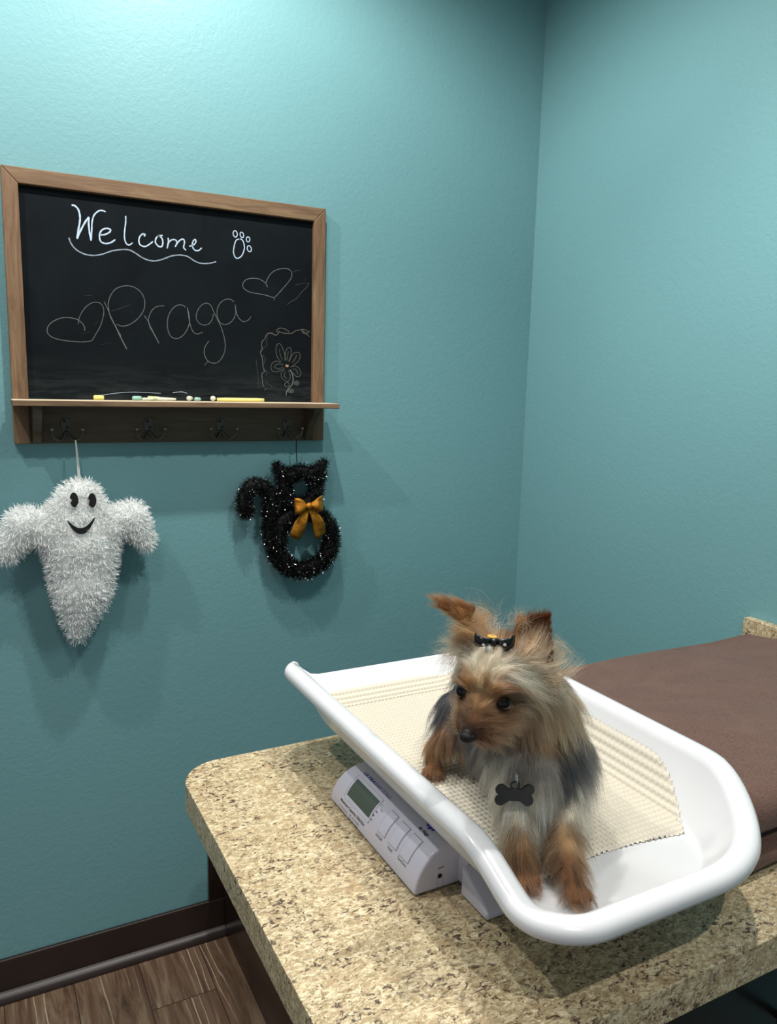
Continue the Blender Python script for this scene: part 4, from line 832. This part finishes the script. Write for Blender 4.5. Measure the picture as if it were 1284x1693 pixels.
# keep fur off the eyes, nose
dbv=BVHTree.FromPolygons([v.co for v in dm.vertices],[p.vertices for p in dm.polygons])
def grow(P,Nn,K,lenmul,rough,grav=.25,follow=.25):
    """strands as (n,K,3) arrays that follow the comb field while they grow"""
    D,L,Cc,Fl=field(P); L=L*lenmul; n=len(P)
    tang=norm(D-Nn*(D*Nn).sum(1,keepdims=True)*.85); d=norm(tang+Nn*Fl[:,None]*LIFT+rng.normal(size=(n,3))*rough*.5)
    S=np.empty((n,K,3)); S[:,0]=P-Nn*.0008; p=S[:,0].copy()
    for k in range(1,K):
        p=p+d*(L/(K-1))[:,None]; S[:,k]=p
        D2,_,_,_=field(p); d=norm(d*(1-follow)+D2*follow+np.array([0,0,-1.])*grav*(k/K)*np.minimum(1,L/.03)[:,None]*.5+rng.normal(size=(n,3))*rough*.18)
    return S,Cc,L
def keepout(S,q,r,n=None):
    # push strands away from a sphere (eyes, nose)
    v=S-np.array(q[:])[None,None]; dist=np.linalg.norm(v,axis=2,keepdims=True); m=dist<r
    return np.where(m,np.array(q[:])+v/(dist+1e-9)*r,S)
def hair(name,S,Cc,L,rad,mat,parent):
    n,K,_=S.shape; hc=bpy.data.hair_curves.new(name); hc.add_curves([K]*n)
    hc.attributes['position'].data.foreach_set('vector',S.reshape(-1).astype(np.float32))
    t=np.linspace(0,1,K); rr=(rad[:,None]*(1-.80*t[None]**1.4)).reshape(-1).astype(np.float32)
    ra=hc.attributes.get('radius') or hc.attributes.new('radius','FLOAT','POINT'); ra.data.foreach_set('value',rr)
    ca=hc.attributes.new('fur_color','FLOAT_COLOR','CURVE'); ca.data.foreach_set('color',np.concatenate([Cc,np.ones((n,1))],1).reshape(-1).astype(np.float32))
    hc.materials.append(mat); o=bpy.data.objects.new(name,hc); COL.objects.link(o)
    o.parent=parent; off=Vector((0,0,0)); p=parent
    while p is not None: off+=p.location; p=p.parent
    o.location=-off; o['kind']='stuff'; return o
def fur_mat():
    m=bpy.data.materials.new('fur'); m.use_nodes=True; t=m.node_tree; t.nodes.clear()
    out=t.nodes.new('ShaderNodeOutputMaterial'); h=t.nodes.new('ShaderNodeBsdfHairPrincipled'); h.model='CHIANG'; h.parametrization='COLOR'
    a=t.nodes.new('ShaderNodeAttribute'); a.attribute_name='fur_color'; t.links.new(a.outputs['Color'],h.inputs['Color'])
    h.inputs['Roughness'].default_value=.38; h.inputs['Radial Roughness'].default_value=.55; h.inputs['Coat'].default_value=.0; h.inputs['IOR'].default_value=1.5
    p=t.nodes.new('ShaderNodeBsdfPrincipled'); t.links.new(a.outputs['Color'],p.inputs['Base Color']); p.inputs['Roughness'].default_value=.42; p.inputs['Specular IOR Level'].default_value=.45
    mx=t.nodes.new('ShaderNodeMixShader'); mx.inputs[0].default_value=.62; t.links.new(h.outputs[0],mx.inputs[1]); t.links.new(p.outputs[0],mx.inputs[2]); t.links.new(mx.outputs[0],out.inputs['Surface']); return m
FM=fur_mat()
def zone_w(c):
    # denser sampling where the fur is short and close to the lens
    h=np.linalg.norm(c-np.array(HC[:]),axis=1)<.07
    w=np.where(h,1.8,1.0)
    for e in (EL,ER):
        q=np.array(((e['b1']+e['b2']+e['tip']+e['top'])/4)[:]); w=np.where(np.linalg.norm(c-q,axis=1)<.035,3.0,w)
    return w
def coat(name,nclump,nstrand,K,lenmul,rough,clump,radius,vary,grav):
    Pg,Ng=sample(dm,nclump,zone_w); Sg,Cg,Lg=grow(Pg,Ng,K,lenmul*rng.uniform(.75,1.15,nclump),rough,grav)
    P,Nn=sample(dm,nstrand,zone_w)
    idx=np.empty(nstrand,dtype=int)
    for a in range(0,nstrand,4000):
        b=min(a+4000,nstrand); dd=((P[a:b,None]-Pg[None])**2).sum(2)+.00012*(1-Nn[a:b]@Ng.T); idx[a:b]=dd.argmin(1)
    _,_,Cc,_=field(P); off=P-Pg[idx]; t=np.linspace(0,1,K)
    cl=clump*rng.uniform(.5,1.1,nclump)[idx]
    S=Sg[idx]+off[:,None]*(1-np.clip(cl,0,1)[:,None]*t[None]**1.3)[...,None]
    lr=rng.uniform(.70,1.05,nstrand); S=S[:,:1]+(S-S[:,:1])*lr[:,None,None]
    wob=rng.normal(size=(nstrand,3)); wob2=rng.normal(size=(nstrand,3)); L=Lg[idx]
    S+=(wob[:,None]*(t**1.6)[None,:,None]+wob2[:,None]*np.sin(t*3.1)[None,:,None]*.35)*(L*rough*.22)[:,None,None]
    # clear the tray, eyes and nose
    S[...,2]=np.maximum(S[...,2],ZF+.0050)
    for q,r in ((eyeN,.0072),(eyeF,.0070),(noseP,.0080)): S=keepout(S,q,r)
    dN=np.minimum(np.linalg.norm(P-np.array(eyeN[:]),axis=1),np.linalg.norm(P-np.array(eyeF[:]),axis=1)); dn2=np.linalg.norm(P-np.array(noseP[:]),axis=1)
    k=(dN>.0062)&(dn2>.0074)
    fade=np.clip((dN-.0086)/.0080,0,1)[:,None]; Cc=Cc*(.18+.82*fade)            # dark skin and lashes round the eyes
    Cv=Cc*np.exp(rng.normal(size=(nclump,1))*vary)[idx]*(1+rng.normal(size=(nstrand,1))*.12)
    Cv=np.clip(Cv,.004,.92); rad=radius*rng.uniform(.7,1.2,nstrand)*np.clip(L/.02,.6,1.1)
    return hair(name,S[k],Cv[k],L[k],rad[k],FM,body)
coat('undercoat',5200,90000,6,.60,.28,.35,.000085,.14,.25)
coat('top_coat',2100,60000,9,1.10,.26,.93,.000095,.34,.45)
coat('stray_hairs',700,1300,9,1.15,.9,.2,.00005,.20,.3)
# topknot: hair drawn up under the bow with loose wisps
bwp=V3(.441,.600,-.243)
def wisps(n,base,spread,dirs,ln,col,rad,curl):
    P=np.array(base[:])[None]+rng.normal(size=(n,3))*spread; d=norm(np.array(dirs)[rng.integers(0,len(dirs),n)]+rng.normal(size=(n,3))*.28); K=9; S=np.empty((n,K,3)); S[:,0]=P; p=P.copy(); L=ln*rng.uniform(.5,1.1,n)
    c=rng.normal(size=(n,3))*curl
    for k in range(1,K):
        p=p+d*(L/(K-1))[:,None]; S[:,k]=p; d=norm(d+c*.22+np.array([0,0,-.16]))
    Cc=np.clip(np.array(lin(col)[:3])[None]*(1+rng.normal(size=(n,1))*.15),0,.95); return S,Cc,L,np.full(n,rad)
ws=[wisps(220,bwp+Vector((.002,.006,.000)),.0045,[(.2,.5,.8),(.6,.3,.6),(-.4,.5,.6)],.030,SIL,.00006,.8),
    wisps(160,EL['top'],.004,[(-.2,-.1,.7),(-.5,-.1,.4),(.3,0,.6)],.020,(196,168,130),.00006,.8),
    wisps(240,EL['b1']+Vector((.002,-.010,.012)),.006,[(.62,-.25,-.62),(.75,-.25,-.45),(.45,-.3,-.75)],.060,(214,196,164),.00008,.3),
    wisps(300,EL['b2']+Vector((.008,.016,.024)),.006,[(.75,-.1,-.5),(.6,.1,-.7)],.042,(204,182,146),.00008,.3),
    wisps(260,ER['b1']+Vector((-.004,-.004,-.004)),.006,[(-.8,.1,-.4),(-.6,.3,-.6),(-.9,.2,.1)],.036,(180,158,126),.00007,.7),
    wisps(900,ER['top'].lerp(ER['b2'],.55),.0075,[(-.75,.1,.5),(-.9,.1,.15),(-.5,.2,.7),(-.85,.1,.35)],.034,(190,146,98),.00007,.3)]
hair('loose_locks',np.concatenate([x[0] for x in ws]),np.concatenate([x[1] for x in ws]),np.concatenate([x[2] for x in ws]),np.concatenate([x[3] for x in ws]),FM,body)
# eyes, nose
eyem=plain('dark_eye',(8,5,4),.05); eyem.node_tree.nodes['Principled BSDF'].inputs['Specular IOR Level'].default_value=.35; nosem=N('nose_leather'); nosem.base(lin((14,13,14))); nosem.set(Roughness=.6); nosem.b.inputs['Specular IOR Level'].default_value=.3; nosem.l(nosem.bump(nosem.noise(nosem.coord(),900,2),.5,.0006),nosem.b.inputs['Normal'])
for q in (eyeN,eyeF):
    bm=bmesh.new(); bmesh.ops.create_uvsphere(bm,u_segments=24,v_segments=16,radius=.0072,matrix=Matrix.Translation(q-hf*.0020)); e=bm_put('eye',bm,eyem,dog,True)
bm=bmesh.new(); rm=Matrix((hf,hl,hu)).transposed().to_4x4()
for (a,b_,c_,r) in ((0,0,0,.0066),(-.002,.0032,-.001,.0048),(-.002,-.0032,-.001,.0048),(-.001,0,-.004,.0036),(-.003,0,.0025,.0050)):
    bmesh.ops.create_icosphere(bm,subdivisions=3,radius=1,matrix=Matrix.Translation(noseP+hf*a+hl*b_+hu*c_)@rm@Matrix.Diagonal((r*.8,r,r*.85,1)))
me=bpy.data.meshes.new('nose'); bm.to_mesh(me); bm.free(); t=bpy.data.objects.new('t',me); COL.objects.link(t); rr=t.modifiers.new('r','REMESH'); rr.mode='VOXEL'; rr.voxel_size=.0007; ss=t.modifiers.new('s','SMOOTH'); ss.iterations=3
bpy.context.view_layer.update(); nm=bpy.data.meshes.new_from_object(t.evaluated_get(bpy.context.evaluated_depsgraph_get())); bpy.data.objects.remove(t)
nm.materials.clear(); put('nose',nm,nosem.m,dog,True)
# hair bow: black with white dots, yellow elastic
def dots():
    m=N('black_polka_satin'); m.base(lin((12,12,14))); m.set(Roughness=.28); return m.m
M['bowk']=dots(); M['dot']=plain('white_dot',(225,225,222),.5); M['yel']=plain('yellow_elastic',(222,168,40),.55)
hb=empty('hair_bow',(0,0,0)); hb.parent=dog; hb.location=bwp-dog.location; hb['label']='black polka dot hair bow'
bc=bwp+Vector((-.010,-.014,.004)); rx=Vector((.80,-.42,-.10)).normalized(); up=Vector((-.12,-.30,.9)).normalized(); fw_=rx.cross(up); fw_=fw_ if fw_.y<0 else -fw_
for s,LL,WW in ((1,.0175,.0100),(-1,.0165,.0055)):
    gd2=[]
    for i in range(9):
        t=i/8; row=[]
        for j in range(7):
            uu=j/6*2-1; hw=(.0020+WW*t**.8)*(1-.22*max(0,(t-.8)/.2)**2)
            row.append(bc+rx*s*(.002+LL*t)+up*(uu*hw)+fw_*(.006*math.sin(t*3.0)+.003*math.cos(uu*1.6)))
        gd2.append(row)
    cloth('bow_loop',gd2,M['bowk'],hb,.0010)
    for (t,uu) in (((.45,.35),(.82,-.45)) if s>0 else ((.5,-.1),)):
        hw=.0020+WW*t**.8; p=bc+rx*s*(.002+LL*t)+up*(uu*hw)+fw_*(.006*math.sin(t*3.0)+.003*math.cos(uu*1.6)+.0006)
        bm=bmesh.new(); bmesh.ops.create_uvsphere(bm,u_segments=12,v_segments=8,radius=1,matrix=Matrix.Translation(p)@Matrix((rx,up,fw_)).transposed().to_4x4()@Matrix.Diagonal((.0017,.0017,.0006,1))); bm_put('dot',bm,M['dot'],hb,True)
bm=bmesh.new(); bmesh.ops.create_uvsphere(bm,u_segments=12,v_segments=8,radius=1,matrix=Matrix.Translation(bc+fw_*.004)@Matrix.Diagonal((.0036,.0036,.0042,1))); bm_put('knot',bm,M['bowk'],hb,True)
bm=bmesh.new(); bmesh.ops.create_uvsphere(bm,u_segments=12,v_segments=8,radius=.0038,matrix=Matrix.Translation(bc+fw_*.006-up*.0065-rx*.004)); bm_put('bead',bm,M['dot'],hb,True)['label']='white bead'
bm=bmesh.new(); tube(bm,[bc+Vector((.003,.006,.000))+Vector((.0035*math.cos(a),.0035*math.sin(a),.001*math.sin(a*.5))) for a in [i*math.pi/8 for i in range(17)]],.0016,8,False); bm_put('elastic',bm,M['yel'],hb,True)['label']='yellow elastic band'
# collar ring and bone tag
tg=V3(.4553,.5720,-.3972)
col_=empty('collar',(0,0,0)); col_.parent=dog; col_.location=tg-dog.location
tr_=Vector((.88,-.47,0)); tu=Vector((-.04,-.08,1)).normalized(); tf=tr_.cross(tu); tf=tf if tf.y<0 else -tf
bm=bmesh.new(); ol=[]
def bone(n=64):
    o=[]
    for i in range(n):
        a=2*math.pi*i/n; best=0
        dx,dy=math.cos(a),math.sin(a)
        for (cx,cy,r) in ((-.0132,.0058,.0061),(-.0132,-.0058,.0061),(.0132,.0058,.0061),(.0132,-.0058,.0061)):
            bq=dx*cx+dy*cy; dsc=bq*bq-(cx*cx+cy*cy-r*r)
            if dsc>=0: best=max(best,bq+math.sqrt(dsc))
        hx,hy=.0132,.0066; tt=min(hx/abs(dx) if abs(dx)>1e-6 else 9,hy/abs(dy) if abs(dy)>1e-6 else 9); o.append((max(best,tt)*dx,max(best,tt)*dy))
    return o
A=[];Bb=[]
for x,y in bone(): A.append(bm.verts.new(tg+tr_*x+tu*y+tf*.0012)); Bb.append(bm.verts.new(tg+tr_*x+tu*y-tf*.0012))
n=len(A); bm.faces.new(A); bm.faces.new(Bb[::-1])
for i in range(n): bm.faces.new((A[i],Bb[i],Bb[(i+1)%n],A[(i+1)%n]))
bt=bm_put('bone_tag',bm,M['black'],col_,False,.0005); bt['label']='black bone-shaped name tag'
bm=bmesh.new(); tube(bm,[tg+tu*.0105+tr_*(.0042*math.cos(a))+tu*(.0042*math.sin(a)) for a in [i*math.pi/10 for i in range(21)]],.0009,8,False); bm_put('split_ring',bm,M['black'],col_,True)
bm=bmesh.new(); tube(bm,[tg+tu*.0185+tr_*.001+tf*(.0045*math.cos(a))+tu*(.0052*math.sin(a)) for a in [i*math.pi/10 for i in range(21)]],.0006,8,False); bm_put('ring',bm,M['chrome'],col_,True)
bm=bmesh.new(); ncn=(NB+CHS)/2+Vector((-.012,-.004,.012)); ax=(HC-NB).normalized(); e1=ax.orthogonal().normalized(); e2=ax.cross(e1)
tube(bm,[ncn+(e1*math.cos(a)+e2*math.sin(a))*.0290 for a in [i*math.pi/20 for i in range(41)]],.003,8,False); bm_put('band',bm,M['black'],col_,True)
LIGHTS=[(-.49,1.29,44,165,.5),(.485,1.27,57,165,.5),(.82,.67,58,112,.7),(-.15,.67,26,165,.5),(.30,-.45,50,108,.4)]
AMB=.37
# ------------------------------------------------------------ camera, light
cam=bpy.data.cameras.new('camera'); co=bpy.data.objects.new('camera',cam); COL.objects.link(co); SC.camera=co
F=1297.69; yaw,pit,rol=.491749752,.162392502,.0258243305
f=Vector((math.sin(yaw)*math.cos(pit),math.cos(yaw)*math.cos(pit),-math.sin(pit))); r=f.cross(Vector((0,0,1))).normalized(); u=r.cross(f)
r2=r*math.cos(rol)+u*math.sin(rol); u2=-r*math.sin(rol)+u*math.cos(rol)
co.matrix_world=Matrix(((r2.x,u2.x,-f.x,0),(r2.y,u2.y,-f.y,0),(r2.z,u2.z,-f.z,Z0),(0,0,0,1)))
cam.sensor_fit='HORIZONTAL'; cam.sensor_width=36; cam.lens=36*F/1284; cam.clip_start=.01
cam.shift_y=0
def spot(x,y,e,size,blend=.5,tx=None,ty=None,col=(1,.96,.91),rad=.018,name='ceiling_spot'):
    l=bpy.data.lights.new(name,'SPOT'); l.energy=e; l.spot_size=R(size); l.spot_blend=blend; l.color=col; l.shadow_soft_size=rad
    o=bpy.data.objects.new(name,l); COL.objects.link(o); o.location=(x,y,CEIL-.02)
    d=Vector(((tx if tx is not None else x),(ty if ty is not None else y),0))-o.location; o.rotation_euler=d.to_track_quat('-Z','Y').to_euler(); return o
for a in LIGHTS: spot(*a)
w=bpy.data.worlds.new('world'); SC.world=w; w.use_nodes=True; w.node_tree.nodes['Background'].inputs[0].default_value=(.80,.92,1.0,1); w.node_tree.nodes['Background'].inputs[1].default_value=AMB
vs=SC.view_settings; vs.view_transform='Standard'; vs.look='None'; vs.gamma=1; vs.exposure=0; vs.use_curve_mapping=False
SC.cycles.max_bounces=8; SC.cycles.sample_clamp_indirect=8
